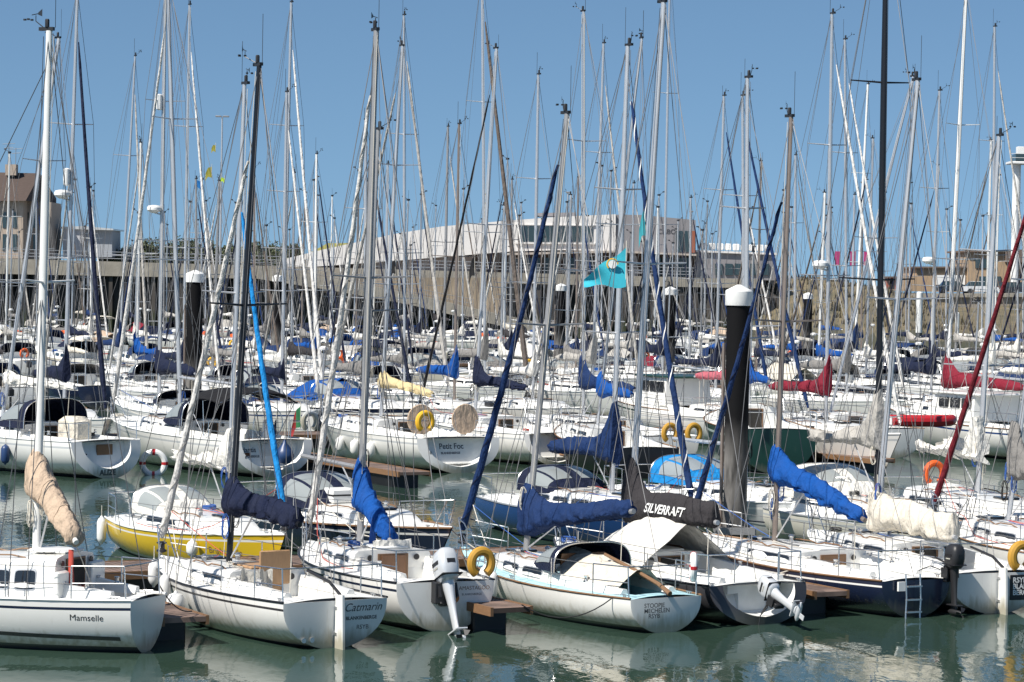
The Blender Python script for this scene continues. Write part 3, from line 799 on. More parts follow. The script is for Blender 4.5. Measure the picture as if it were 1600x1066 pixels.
prism([(448, 404), (505, 390), (560, 378), (620, 365), (690, 354), (780, 346), (870, 339), (962, 335), (962, 393), (880, 391), (800, 393), (700, 401), (600, 409), (448, 420)], YB, 22, 'upper_storey', white_f, cl)
prism([(962.5, 335.5), (1000, 336), (1087, 344), (1087, 397), (962.5, 393)], YB + .4, 20, 'end_block', grey_f, cl)  # shade on this end is put into its grey panel colour
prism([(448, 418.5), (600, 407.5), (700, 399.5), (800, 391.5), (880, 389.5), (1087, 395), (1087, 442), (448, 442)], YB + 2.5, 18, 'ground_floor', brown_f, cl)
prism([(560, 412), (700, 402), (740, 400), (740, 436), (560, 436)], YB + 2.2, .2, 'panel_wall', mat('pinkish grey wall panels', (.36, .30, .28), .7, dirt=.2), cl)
for i in range(7):
    a = 809 + i * 17.0
    prism([(a, 353.5 + i * .15), (a + 15, 353.7 + i * .15), (a + 15, 378), (a, 378)], YB - .12, .1, 'window', bglass, cl)
prism([(805, 350.5), (930, 352), (930, 353.2), (805, 351.8)], YB - .2, .3, 'window_frame', white_f, cl)
prism([(805, 378.5), (930, 379.5), (930, 382), (805, 381)], YB - .3, .4, 'window_sill', white_f, cl)
for i, a in enumerate((795, 822, 850, 880, 905, 1030, 1055)):
    prism([(a, 403), (a + 22, 403), (a + 22, 432), (a, 432)], YB + 2.3, .15, 'window', bglass, cl)
for a in (1057, 1070):
    prism([(a, 361), (a + 10, 361), (a + 10, 394), (a, 394)], YB + .2, .15, 'window', bglass, cl)
prism([(1079, 361), (1086, 361), (1086, 395), (1079, 395)], YB + .1, .3, 'corner_panel', mat('rust red panel', (.28, .09, .05), .7), cl)
for k in range(1, 14):
    px = 448 + k * 37; tpy = [404, 395, 387, 379.5, 371, 363, 357, 353, 350, 347, 344, 341.5, 339, 337, 336][k]
    if px < 960 and not 800 < px < 935: prism([(px, tpy + 2), (px + .5, tpy + 2), (px + .5, 400 - min(10, k)), (px, 400 - min(10, k))], YB - .03, .05, 'panel_joint', grey_f, cl)
prism([(840, 333), (900, 332), (900, 338), (840, 338)], YB + 6, 4, 'roof_plant', grey_f, cl)
prism([(785, 395.5), (962, 391.5), (1088, 397), (1088, 400), (962, 394.5), (785, 399)], YB - 1.0, 4, 'canopy_edge', mat('pale canopy edge', (.42, .36, .31), .7), cl)
for px in (990, 1010, 1035):
    prism([(px, 400), (px + 5, 400), (px + 5, 438), (px, 438)], YB + .5, .4, 'column', grey_f, cl)
text('CABO', .80, M['char'], cl, (bx(1026, YB), 0.4 - .02, bz(1024, 365, YB)), (1, 0, 0), (0, 0, 1), 'sign_letters', off=.03)
# text faces camera along -Y
tb = empty('terrace_building', (0, YB, 0)); tag(tb, 'low grey block with a roof terrace right of the yacht club', 'building')
prism([(1087.5, 393), (1212, 398), (1212, 446), (1087.5, 441)], YB + 1, 16, 'wall', grey_f, tb)
for a in (1117, 1133, 1148, 1172, 1190):
    prism([(a, 412), (a + 12, 412.5), (a + 12, 430), (a, 430)], YB + .8, .15, 'window', bglass, tb)
prism([(1087.5, 391), (1214, 395.5), (1214, 398.5), (1087.5, 394)], YB + .6, 17, 'roof_edge', white_f, tb)
mb = MB()
for k in range(15):
    p = atY(1090 + k * 8.7, 392 + k * .3, YB + .8); mb.box((p.x, .8, p.z + .6), (.06, .06, 1.3))
mb.build('terrace_railing', M['alud'], tb, smooth=False)
for k in range(9):
    p = atY(1100 + k * 12.5, 390 + k * .4, YB + 3); MB().box((p.x, 3, p.z + .4), (.8, .6, .8), bev=.1).build('terrace_seat', M['whitep'], tb)
# low roof with yellow green top
hb = empty('beach_pavilion', (0, YB + 30, 0)); tag(hb, 'small pavilion with a yellow green roof behind the white club', 'building')
prism([(490, 412), (492, 394), (572, 392), (572, 412)], YB + 30, 8, 'wall', brown_f, hb); prism([(486, 394), (512, 380), (560, 380), (580, 393)], YB + 29, 10, 'roof', mat('lichen yellow roof', (.45, .42, .13), .8, dirt=.3), hb)
# house on the left
YH = 318.0
hs = empty('house', (0, YH, 0)); tag(hs, 'beige rendered house with a brown hipped roof and a chimney', 'house')
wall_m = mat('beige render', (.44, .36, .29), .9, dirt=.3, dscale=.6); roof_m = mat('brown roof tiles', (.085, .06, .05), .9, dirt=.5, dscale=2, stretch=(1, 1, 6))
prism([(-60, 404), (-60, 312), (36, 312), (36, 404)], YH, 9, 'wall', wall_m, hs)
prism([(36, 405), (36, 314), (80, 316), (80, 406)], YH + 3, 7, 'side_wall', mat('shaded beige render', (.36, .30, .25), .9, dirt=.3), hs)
def q(px, py, Y): p = atY(px, py, Y); return (p.x, Y - YH, p.z)
mb = MB(); mb.add([q(-70, 314, YH - 1), q(40, 314, YH - 1), q(88, 318, YH + 8), q(63, 271, YH + 5), q(-70, 268, YH + 5), q(-70, 300, YH + 12), q(88, 310, YH + 11)], [(0, 1, 3, 4), (1, 2, 3), (2, 6, 3), (6, 5, 4, 3)])
mb.build('roof', roof_m, hs, smooth=False)
prism([(8, 274), (8, 257), (25, 257), (25, 274)], YH + 3.5, 1.4, 'chimney', wall_m, hs)
mb = MB(); a = atY(18, 257, YH + 4); 
for dx, hh in ((-.4, 2.6), (.5, 2.0)): 
    mb.tube([(a.x + dx, 4, a.z), (a.x + dx, 4, a.z + hh)], .035, 4); mb.tube([(a.x + dx - .7, 4, a.z + hh - .2), (a.x + dx + .8, 4, a.z + hh - .1)], .03, 4); mb.tube([(a.x + dx - .5, 4, a.z + hh - .7), (a.x + dx + .6, 4, a.z + hh - .6)], .03, 4)
mb.build('television_aerial', M['alud'], hs)
for a in (4, 20, 42, 52, 63, 73):
    Yq = YH - .1 if a < 36 else YH + 2.9
    w_ = 6 if a < 36 else 3
    prism([(a, 332), (a + w_, 332), (a + w_, 356), (a, 356)], Yq, .15, 'window', bglass, hs)
    prism([(a, 366), (a + w_, 366), (a + w_, 392), (a, 392)], Yq, .15, 'window', bglass, hs)
# container shed
sh = empty('white_shed', (0, YH + 6, 0)); tag(sh, 'pale boxy shed on the quay between the house and the scrub', 'shed')
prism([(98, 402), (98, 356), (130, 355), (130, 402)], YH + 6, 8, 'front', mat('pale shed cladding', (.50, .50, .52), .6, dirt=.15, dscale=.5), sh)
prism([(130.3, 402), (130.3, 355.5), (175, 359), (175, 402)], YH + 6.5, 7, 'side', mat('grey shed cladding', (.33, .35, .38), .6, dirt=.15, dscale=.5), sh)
prism([(94, 357.5), (94, 354.5), (130, 353.5), (177, 357.5), (177, 360)], YH + 5.6, 9, 'roof', M['grey'], sh)
# shrubs
leaf_m = mat('dull green leaves', (.075, .095, .04), .8, dirt=.8, dscale=.4, dcol=(.03, .045, .02))
leaf2 = mat('grey green leaves', (.12, .13, .075), .8, dirt=.7, dscale=.4, dcol=(.05, .065, .03))
r3 = random.Random(11)
for i in range(9):
    px = 182 + i * 33; Y = YH + 10 + (i % 3) * 5; base = atY(px, 412, Y)
    o = empty('shrub', (base.x, Y, topf(0) - .4)); 
    tag(o, ('lightest' if 0 else '') + ['rounded green coastal shrub nearest the pale shed', 'second coastal shrub from the pale shed', 'third coastal shrub from the pale shed', 'fourth coastal shrub from the pale shed', 'fifth coastal shrub from the shed, behind the capped black pile', 'sixth coastal shrub from the shed, right of the capped pile', 'seventh coastal shrub counted from the pale shed', 'eighth coastal shrub, last but one before the club', 'ninth coastal shrub, the nearest one to the white club'][i], 'shrub', 'coastal shrubs on the skyline')
    mb = MB()
    for k in range(6):
        a = k * 1.05; mb.tube([(0, 0, 0), (math.cos(a) * .7, math.sin(a) * .5, 1.2), (math.cos(a) * 1.3, math.sin(a), 2.0)], [.09, .06, .03], 5)
    mb.build('trunk', M['teak'], o)
    mb = MB(); hh = r3.uniform(3.1, 3.8) if i > 0 else 2.6; clumps = [(r3.uniform(-1.9, 1.9), r3.uniform(-1.2, 1.2), r3.uniform(.3, hh * (1 - .12 * abs(_ % 5 - 2))), r3.uniform(.5, .95)) for _ in range(38)]
    for cx_, cy_, cz_, cr_ in clumps:
        for k in range(120):
            v = Vector((r3.gauss(0, 1), r3.gauss(0, 1), r3.gauss(0, 1))).normalized() * cr_ * r3.uniform(.6, 1.08)
            p = Vector((cx_, cy_, cz_)) + v; a = Vector((r3.uniform(-1, 1), r3.uniform(-1, 1), r3.uniform(-1, 1))) * .20; c = Vector((r3.uniform(-1, 1), r3.uniform(-1, 1), r3.uniform(-1, 1))) * .20
            mb.add([p, p + a, p + a + c, p + c], [(0, 1, 2, 3)], r3.randint(0, 1))
    mb.build('crown', [leaf_m, leaf2], o, smooth=False)
# right side buildings
YR = 335.0
tan = mat('tan brick', (.42, .30, .19), .85, dirt=.35, dscale=.6); dkb = mat('dark brown brick', (.16, .115, .09), .85, dirt=.3)
bb = empty('brick_building', (0, YR, 0)); tag(bb, 'two storey tan brick building with white shutters behind the parked cars', 'building')
prism([(1412, 455), (1412, 432), (1432, 432), (1432, 419), (1512, 419), (1512, 457)], YR, 12, 'lower_wall', tan, bb)
prism([(1512.5, 457), (1512.5, 394), (1600, 394), (1640, 394), (1640, 457)], YR - 1, 14, 'tower_wall', tan, bb)
prism([(1572, 410), (1572, 390), (1640, 390), (1640, 410)], YR - 2, 6, 'upper_block', dkb, bb)
for a in (1463, 1488): prism([(a, 430), (a + 20, 430), (a + 20, 445), (a, 445)], YR - .15, .15, 'shutter', M['whitep'], bb)
for a in (1524, 1536, 1574): prism([(a, 405), (a + 11, 405), (a + 11, 419), (a, 419)], YR - 1.15, .15, 'window', bglass, bb)
for a in (1530, 1550): prism([(a, 432), (a + 14, 432), (a + 14, 444), (a, 444)], YR - 1.15, .15, 'window', bglass, bb)
prism([(1428, 419), (1428, 416.5), (1513, 416.5), (1513, 419)], YR - .5, 13, 'roof_edge', dkb, bb); prism([(1509, 394), (1509, 391), (1642, 391), (1642, 394)], YR - 1.6, 15, 'parapet', dkb, bb)
mb = MB()
for k in range(12): p = atY(1434 + k * 6.5, 416, YR); mb.box((p.x, .2, p.z + .5), (.05, .05, 1.0))
a, c = atY(1434, 416, YR), atY(1506, 416, YR); mb.tube([(a.x, .2, a.z + 1), (c.x, .2, c.z + 1)], .035, 4); mb.build('roof_railing', M['alud'], bb)
kb = empty('kiosk', (0, YR - 6, 0)); tag(kb, 'orange red kiosk at the left foot of the tan brick building', 'kiosk')
prism([(1384, 452), (1384, 434), (1408, 434), (1408, 452)], YR - 6, 4, 'wall', mat('orange red paint', (.42, .10, .05), .7), kb); prism([(1382, 434), (1382, 432), (1410, 432), (1410, 434)], YR - 6.5, 5, 'roof', dkb, kb)
prism([(1390, 438), (1397, 438), (1397, 452), (1390, 452)], YR - 6.1, .1, 'door', M['dark'], kb)
# lighthouse
lp = atY(1599, 440, YR - 4); lh = empty('white_tower', (lp.x, YR - 4, 0)); tag(lh, 'white flat topped harbour tower rising behind the brick building at right edge', 'tower')
z1 = atY(1599, 236, YR - 4).z; z2 = atY(1599, 254, YR - 4).z
for dx, dy in ((-1.1, 0), (.2, -1.1), (1.4, 0)):
    MB().lathe([(.52, 0), (.50, z2 - .2)], (dx, dy, 0), n=16).build('column', M['whitep'], lh)
MB().box((0, 0, z2 - .1), (4.4, 3.4, .30), bev=.05).build('gallery', M['whitep'], lh)
MB().box((0, 0, z2 + .55), (3.0, 2.4, .9), bev=.05).build('lantern_room', bglass, lh); MB().box((-.6, 0, (z1 + z2) / 2 + .5), (1.1, 1.2, z1 - z2), bev=.03).build('upper_block', M['whitep'], lh)
for hh in (.5, 1.0): MB().box((0, -1.65, z2 + hh), (4.3, .05, .05)).build('rail', M['whitep'], lh)

# parking wall, cars
YP = 296.0
pw = empty('parking_wall', (0, YP, 0)); tag(pw, 'pale concrete retaining wall below the parked cars at right', 'wall')
prism([(1436, 464), (1640, 463), (1640, 545), (1436, 520)], YP, 3, 'face', mat('weathered concrete', (.29, .255, .20), .9, dirt=.6, dscale=.7, dcol=(.16, .13, .10)), pw); prism([(1430, 459), (1640, 458), (1640, 464), (1430, 465)], YP - .4, 4, 'coping', M['concrete'], pw)
zz = atY(1500, 459, YP).z
mb = MB(); mb.add([(bx(1425, YP), YP + 3, zz - .1), (bx(1760, YP), YP + 3, zz - .1), (bx(1900, YP), YP + 60, zz - .1), (bx(1400, YP), YP + 60, zz - .1)], [(0, 1, 2, 3)])
tag(mb.build('road', mat('asphalt', (.06, .06, .06), .9, dirt=.3)), kind='structure')
def car(px, Y, colm, label):
    p = atY(px, 455, Y); o = empty('parked_car', (p.x, Y, zz - .08)); tag(o, label, 'car', 'cars parked above the retaining wall')
    rings = []
    for y, w_ in ((-.85, .0), (-.82, .04), (.82, .04), (.85, 0)):
        pr = [(-2.1, .35), (-2.12, .75), (-1.95, .92), (1.0, .98), (1.95, .82), (2.12, .6), (2.1, .32)]
        rings.append([(x, y, z) for x, z in pr])
    MB().loft(rings).build('body', colm, o)
    MB().loft([[(-1.75, -.72, .9), (-1.35, -.6, 1.42), (.3, -.6, 1.45), (1.05, -.72, .95)], [(-1.75, .72, .9), (-1.35, .6, 1.42), (.3, .6, 1.45), (1.05, .72, .95)]]).build('cabin', bglass, o, smooth=False)
    MB().box((-.5, 0, 1.46), (1.6, 1.15, .05), bev=.02).build('roof', colm, o)
    for x in (-1.35, 1.35):
        for y in (-.8, .8):
            MB().lathe([(.33, -.1), (.35, -.06), (.35, .06), (.33, .1)], (x, y, .33), 14, axis='y').build('wheel', M['blackp'], o)
carb = mat('black car paint', (.02, .02, .025), .2, coat=.6); carw = mat('white car paint', (.75, .75, .75), .2, coat=.6); carr = mat('dark red car paint', (.16, .02, .03), .2, coat=.6); cars_ = mat('grey car paint', (.28, .29, .31), .25, .4, coat=.6)
car(1492, YP + 9, carb, 'black hatchback parked leftmost above the retaining wall'); car(1533, YP + 7, carw, 'white car parked between black hatchback and dark red car'); car(1563, YP + 12, carr, 'dark red car parked right of the white car'); car(1592, YP + 8, carb, 'black saloon parked at the right edge near the lighthouse')
# white mooring posts in front of right bank
for px, t_, b_, lab in ((1437, 456, 520, 'white topped timber post in front of the grassy dune'), (1496, 488, 524, 'shorter white topped post in front of the concrete wall')):
    Y = 255; a = atY(px, t_, Y); o = empty('mooring_post', (a.x, Y, 0)); tag(o, lab, 'post')
    c = atY(px, b_, Y).z; r_ = .30 if px < 1450 else .2
    MB().lathe([(r_, -1), (r_, c)], n=14).build('lower_shaft', M['anti'], o); MB().lathe([(r_ * 1.02, c), (r_ * 1.02, a.z - .1), (r_ * .6, a.z)], n=14).build('upper_shaft', M['whitep'], o)
# lamp post
p = atY(344, 405, YW + 6); t_ = atY(344, 182, YW + 6).z; lo = empty('lamp_post', (p.x, YW + 6, topf(0) - .35)); tag(lo, 'tall grey lamp post with two heads on the quay', 'lamp post'); h_ = t_ - topf(0) + .35
MB().tube([(0, 0, 0), (0, 0, h_)], [.14, .09], 8).build('pole', M['alu'], lo)
for sd in (-1, 1):
    MB().box((sd * .45, 0, h_), (.7, .35, .18), bev=.05).build('lamp_head', M['alud'], lo)
for px, ty, lab in ((885, 300, 'slim pale lamp mast on the quay before the club windows'), (1078, 330, 'slim pale lamp mast by the grey end of the club')):
    p = atY(px, 437, YW + 4); h_ = atY(px, ty, YW + 4).z - topf(0) + .3
    lo = empty('lamp_post', (p.x, YW + 4, topf(0) - .35)); tag(lo, lab, 'lamp post'); MB().tube([(0, 0, 0), (0, 0, h_)], [.12, .09], 8).build('pole', M['alu'], lo); MB().box((0, 0, h_), (.5, .3, .15), bev=.04).build('lamp_head', M['alud'], lo)

# ================================================================== PILES
pile_m = bpy.data.materials.new('pile coating'); pile_m.use_nodes = True; n = pile_m.node_tree; b = n.nodes['Principled BSDF']; b.inputs['Roughness'].default_value = .6
tc = n.nodes.new('ShaderNodeTexCoord'); sx = n.nodes.new('ShaderNodeSeparateXYZ'); n.links.new(tc.outputs['Object'], sx.inputs[0])
mp = n.nodes.new('ShaderNodeMapping'); mp.inputs['Scale'].default_value = (3, 3, .5); n.links.new(tc.outputs['Object'], mp.inputs[0])
t = n.nodes.new('ShaderNodeTexNoise'); t.inputs['Scale'].default_value = 2.2; t.inputs['Detail'].default_value = 7; n.links.new(mp.outputs[0], t.inputs['Vector'])
cr = n.nodes.new('ShaderNodeValToRGB'); e = cr.color_ramp.elements; e[0].position = .35; e[0].color = (.05, .048, .046, 1); e[1].position = .7; e[1].color = (.21, .20, .19, 1); n.links.new(t.outputs[0], cr.inputs[0])
ad = n.nodes.new('ShaderNodeMath'); ad.operation = 'MULTIPLY_ADD'; ad.inputs[1].default_value = .8; n.links.new(t.outputs[0], ad.inputs[0]); n.links.new(sx.outputs[2], ad.inputs[2])
mr_ = n.nodes.new('ShaderNodeMapRange'); mr_.inputs[1].default_value = 2.7; mr_.inputs[2].default_value = 3.6; n.links.new(ad.outputs[0], mr_.inputs[0])
mx = n.nodes.new('ShaderNodeMix'); mx.data_type = 'RGBA'; n.links.new(mr_.outputs[0], mx.inputs[0]); n.links.new(cr.outputs[0], mx.inputs[6]); mx.inputs[7].default_value = (.006, .006, .007, 1); n.links.new(mx.outputs[2], b.inputs['Base Color']); b.inputs['Specular IOR Level'].default_value = .15; b.inputs['Roughness'].default_value = .8
for px, w_, ty, lab in ((1155, 42, 445, 'tall black mooring pile with white conical cap nearest the camera'), (305, 28, 422, 'black mooring pile with white cap left of the white furled sail'),
                        (877, 17, 443, 'slim black capped pile in front of the concrete wall, left of the cyan flag'), (1048, 19, 448, 'black capped pile directly left of the tall near pile'), (434, 16, 429, 'small black capped pile left of the slipway ramp'), (1263, 15, 457, 'farthest capped pile, standing in front of the dune')):
    Y = F / (w_ / .72) if w_ < 42 else 64.3; top = atY(px, ty, Y); o = empty('mooring_pile', (top.x, Y, 0)); tag(o, lab, 'pile', 'steel mooring piles with white caps')
    r_ = .325 if w_ < 42 else .285; zt = top.z; kc = r_ / .325
    MB().lathe([(r_, -2), (r_, zt - .35)], n=28).build('pile_shaft', pile_m, o)
    MB().lathe([(.365 * kc, zt - .50), (.375 * kc, zt - .48), (.375 * kc, zt - .16), (.35 * kc, zt - .13), (.05, zt), (.02, zt)], n=28).build('pile_cap', M['whitep'], o, ang=25)
    mb = MB(); mb.box((0, -.42, .55), (.9, .12, .16)); mb.box((0, .42, .55), (.9, .12, .16)); mb.box((.42, 0, .55), (.12, .9, .16)); mb.box((-.42, 0, .55), (.12, .9, .16)); mb.build('guide_frame', M['alud'], o, smooth=False)
    MB().tube([(-r_ - .05, 0, 0), (-r_ - .05, 0, zt - 1.4)], .05, 6).build('guide_pipe', M['alug'], o)

# ================================================================== PONTOONS
PD = Vector((math.cos(R(28)), math.sin(R(28)), 0)); ND = Vector((-math.sin(R(28)), math.cos(R(28)), 0))
def uv(u, v): return PD * u + ND * v
plank = bpy.data.materials.new('weathered planks'); plank.use_nodes = True; n = plank.node_tree; b = n.nodes['Principled BSDF']; b.inputs['Roughness'].default_value = .85
tc = n.nodes.new('ShaderNodeTexCoord'); wv = n.nodes.new('ShaderNodeTexWave'); wv.inputs['Scale'].default_value = 2.3; wv.inputs['Distortion'].default_value = .3; wv.bands_direction = 'X'; n.links.new(tc.outputs['Object'], wv.inputs['Vector'])
t = n.nodes.new('ShaderNodeTexNoise'); t.inputs['Scale'].default_value = 2.5; t.inputs['Detail'].default_value = 6; n.links.new(tc.outputs['Object'], t.inputs['Vector'])
cr = n.nodes.new('ShaderNodeValToRGB'); e = cr.color_ramp.elements; e[0].position = .3; e[0].color = (.10, .07, .055, 1); e[1].position = .7; e[1].color = (.25, .17, .135, 1); n.links.new(t.outputs[0], cr.inputs[0])
ml = n.nodes.new('ShaderNodeMix'); ml.data_type = 'RGBA'; ml.blend_type = 'MULTIPLY'; ml.inputs[0].default_value = .8; n.links.new(cr.outputs[0], ml.inputs[6])
cr2 = n.nodes.new('ShaderNodeValToRGB'); e = cr2.color_ramp.elements; e[0].position = .03; e[0].color = (.15, .15, .15, 1); e[1].position = .12; e[1].color = (1, 1, 1, 1); n.links.new(wv.outputs[0], cr2.inputs[0]); n.links.new(cr2.outputs[0], ml.inputs[7]); n.links.new(ml.outputs[2], b.inputs['Base Color'])
def pontoon(c, rz, L, W, label, name='pontoon', group='floating pontoons'):
    o = empty(name, (c.x, c.y, 0), rz); tag(o, label, 'pontoon', group)
    MB().box((0, 0, .46), (L, W, .09)).build('deck', plank, o, smooth=False)
    MB().box((0, W / 2 + .031, .44), (L, .06, .16)).build('fender_strip', M['teak'], o, smooth=False); MB().box((0, -W / 2 - .031, .44), (L, .06, .16)).build('fender_strip', M['teak'], o, smooth=False)
    k = max(1, int(L / 4))
    for i in range(k):
        MB().box(((i + .5) * L / k - L / 2, 0, .13), (L / k * .72, W * .92, .56), bev=.04).build('float', M['black'], o)
V1 = 51.5
pontoon(uv(-2, V1), R(28), 62, 1.9, 'long brown plank walkway between the two nearest rows of boats')

# ================================================================== NEAR BOATS (row one, sterns towards the camera)
W = 'white'
B = {}
G1 = 'sailing boats in the nearest row'
B[1] = boatA((228, 1018), -190, 'white sloop named Mamselle with tan sail cover, nearest at left edge', dict(L=7.0, B=2.45, fs=.92, fb=1.08, tr=.50, rake=-.05, stripe='navy', boot='navy', cab=(.20, .80, .68), mx=.31, top=(77, 48), mastm='aluw', mr=.075, cover='cv_tan', cz=(1.25, .35), bl=1.65, boomang=-36, collar=.15, csz=1.45, genoa=None, win=5, rail='whitep', noise=.02, c0=.03), group=G1, rng=(69, 70))
B[2] = boatA((522, 1012), 250, 'white sloop named Catmarin with black mast, navy cover and transom rudder', dict(taper=.15, L=6.9, B=2.45, fs=.82, fb=.92, tr=.84, rake=-.05, stripe='char', cab=(.36, .82, .33), mx=.58, top=(405, 103), mastm='alub', mr=.075, cover='cv_navy', cz=(1.12, .95), bl=2.6, collar=.2, csz=1.15, genoa='gn_white', spiral='cv_lgrey', gr=.075, gfrac=.86, win=1, rail='black', door='ply', boot='white'), group=G1)
B[3] = boatA((695, 986), 482, 'white sloop with bright blue sail cover and silver outboard on its transom', dict(L=6.9, B=2.5, fs=.90, fb=.98, tr=.78, hull='white', stripe='navy', cab=(.36, .82, .38), mx=.60, top=(588, 48), mastm='alud', mr=.09, cover='cv_blue', cz=(.95, .20), bl=1.5, collar=.4, csz=1.3, genoa='gn_white', spiral='cv_lgrey', gr=.075, win=2, rail='black', door='wood', boot='navy'), group=G1)
B[4] = boatA((1040, 988), 722, 'white sloop with pale blue deck, cream boom tent and teak rail', dict(L=7.4, B=2.4, fs=.64, fb=.86, tr=.66, deck='deckblue', stripe=None, cab=(.38, .80, .38), mx=.66, top=(886, 178), mastm='alud', mr=.08, cover='cv_dkblue', cz=(.60, 1.15), bl=3.7, collar=.4, csz=1.35, genoa='cv_dkblue', spiral='cv_navy', gr=.085, gtop=.95, win=2, rail='teak', hood='cv_navy', door='wood', nspr=1, boot='char', hoodlen=1.1), group=G1)
B[5] = boatA((1195, 976), 868, 'charcoal sloop with open stern, charcoal sail cover lettered in silver', dict(taper=0, noise=.013, rimk=.74, L=7.7, B=2.6, fs=.74, fb=.92, tr=.86, rake=.35, hull='char', boot='char', anti='char', cab=(.42, .80, .34), mx=.62, top=(1037, 4), mastm='alu', mr=.085, cover='cv_char', cz=(.75, .75), bl=3.1, collar=.7, csz=1.45, genoa=None, win=1, c0=.03, scoop=.42, rail='black'), group=G1)
B[6] = boatA((1430, 964), 1080, 'navy sloop with white deck stripe, bright blue sail cover and black outboard', dict(L=8.3, B=2.7, fs=.72, fb=.90, tr=.60, hull='navy', stripe='white', boot='navy', cab=(.34, .78, .32), mx=.60, top=(1236, 183), mastm='alug', mr=.075, cover='cv_blue', cz=(1.50, .75), bl=3.2, collar=.2, csz=1.3, genoa='cv_dkblue', spiral='cv_navy', gr=.075, gfrac=.85, win=1, rail='teak', door='teak'), group=G1)
B[7] = boatA((1558, 958), 1265, 'white sloop with pale blue deck lines and bulky cream sail cover', dict(taper=0, L=7.6, B=2.6, fs=.80, fb=.95, tr=.84, cab=(.36, .82, .36), mx=.62, top=(1434, 126), mastm='alu', mr=.08, cover='cv_cream', cz=(.42, .25), bl=3.1, collar=.1, csz=1.6, genoa=None, win=2, rail='whitep', boot='char'), group=G1)
B[8] = boatA((1770, 945), 1458, 'white sloop cut by the right edge, with burgundy furled headsail', dict(L=7.8, B=2.6, fs=.9, fb=1.1, tr=.75, cab=(.36, .82, .42), mx=.60, top=(1672, 90), mastm='alu', cover='cv_grey', genoa='gn_burg', gr=.075, win=2), group=G1)
# ---- row two (bows towards the walkway)
G2 = 'sailing boats in the second row'
B[9] = boatB((446, 836), 200, 'yellow hulled sloop with white deck and blue furled headsail', dict(L=7.7, B=2.35, fs=.72, fb=.96, tr=.5, hull='yellow', stripe='white', boot='white', hood='cv_sail', hoodh=.6, cab=(.30, .78, .42), mx=.66, top=(382, 132), mastm='alu', mr=.07, cover='cv_sail', cz=(1.15, 1.15), bl=2.8, collar=.7, csz=.85, messy=.6, genoa='cv_sky', gr=.08, gfrac=.72, gtop=.98, win=2, rail='whitep'), group=G2)
B[10] = boatB((706, 826), 405, 'long navy sloop with white deck and navy sprayhood behind the walkway', dict(L=9.2, B=2.8, fs=.78, fb=.98, tr=.6, hull='navy', stripe='white', boot='navy', cab=(.34, .80, .40), mx=.56, top=(591, 203), mastm='alud', mr=.075, cover=None, cz=(.9, 1.0), bl=3, genoa=None, hood='cv_navy', hoodh=.75, hoodlen=1.7, win=2, rail='teak'), group=G2)
B[11] = boatB((1082, 806), 786, 'blue hulled sloop with three cabin windows and dark blue sprayhood', dict(L=8.6, B=2.8, fs=.82, fb=1.0, tr=.6, hull='blueh', stripe=None, boot='blueh', anti='antib', cab=(.32, .80, .50), mx=.60, top=(981, 72), mastm='alu', mr=.085, cover='cv_dkblue', cz=(1.05, .95), bl=2.9, collar=.8, csz=1.4, genoa='cv_dkblue', spiral='white', gr=.085, win=3, hood='cv_navy', hoodh=.6, hoodlen=1.5, rail='alu', nspr=2), group=G2)
B[12] = boatB((1322, 786), 985, 'pale grey sloop named Aries with sky blue sprayhood behind the pile', dict(L=9.2, B=2.9, fs=.9, fb=1.15, tr=.7, hull='grey', stripe='white', boot='navy', cab=(.30, .80, .44), mx=.56, top=(1168, 122), mastm='alu', mr=.075, cover=None, cz=(1, 1.0), bl=3.2, genoa=None, hood='cv_sky', hoodh=.7, hoodlen=1.7, win=3, rail='whitep', nspr=2), group=G2)
B[13] = boatB((1520, 822), 1212, 'cream sloop with tall black mast, pale grey cover and white sprayhood', dict(L=10, B=3.1, fs=.9, fb=1.12, tr=.7, hull='cream', stripe='grey', boot='navy', cab=(.30, .80, .46), mx=.55, top=(1386, -180), mastm='alub', mr=.095, cover='cv_lgrey', cz=(1.45, 1.3), bl=3.6, collar=.95, csz=1.1, messy=.3, genoa=None, hood='cv_sail', hoodh=.8, hoodlen=1.9, win=2, rail='alu', nspr=2), group=G2)
B[14] = boatB((1680, 818), 1395, 'white sloop with black rail stripe and loosely stowed white mainsail', dict(L=9.6, B=3.1, fs=.92, fb=1.15, tr=.7, stripe='black', boot='navy', cab=(.28, .80, .55), mx=.50, top=(1561, 213), mastm='alu', mr=.085, cover='cv_sail', cz=(1.0, .9), bl=3.4, collar=.7, csz=1.0, messy=1, genoa=None, win=2, rail='black', nspr=2), group=G2)
# ---- row three (sterns across the fairway)
G3 = 'sailing boats in the third row'
B[15] = boatA((172, 747), -120, 'white cruiser named Alize with navy sprayhood and open stern', dict(lod=0, rimk=.70, L=10.4, B=3.4, fs=1.15, fb=1.4, tr=.80, rake=.35, scoop=.25, stripe='grey', boot='navy', cab=(.31, .80, .42), mx=.56, top=(92, 60), mastm='alu', mr=.085, cover='cv_sail', cz=(1.3, 1.2), collar=.2, csz=.7, genoa=None, hood='cv_navy', hoodh=.95, hoodlen=2.0, win=4, rail='whitep', nspr=2), group=G3)
B[16] = boatA((430, 745), 175, 'white cruiser with black bimini, steering wheel and blue buoy at the stern', dict(lod=0, rimk=.78, L=10.8, B=3.5, fs=1.15, fb=1.45, tr=.86, rake=.3, scoop=.3, stripe='grey', boot='navy', cab=(.38, .82, .42), mx=.56, top=(262, -35), mastm='alu', mr=.095, cover=None, cz=(1.4, 1.3), genoa='gn_white', gr=.08, hood='cv_navy', hoodh=.95, hoodlen=1.8, win=3, rail='whitep', nspr=2), group=G3)
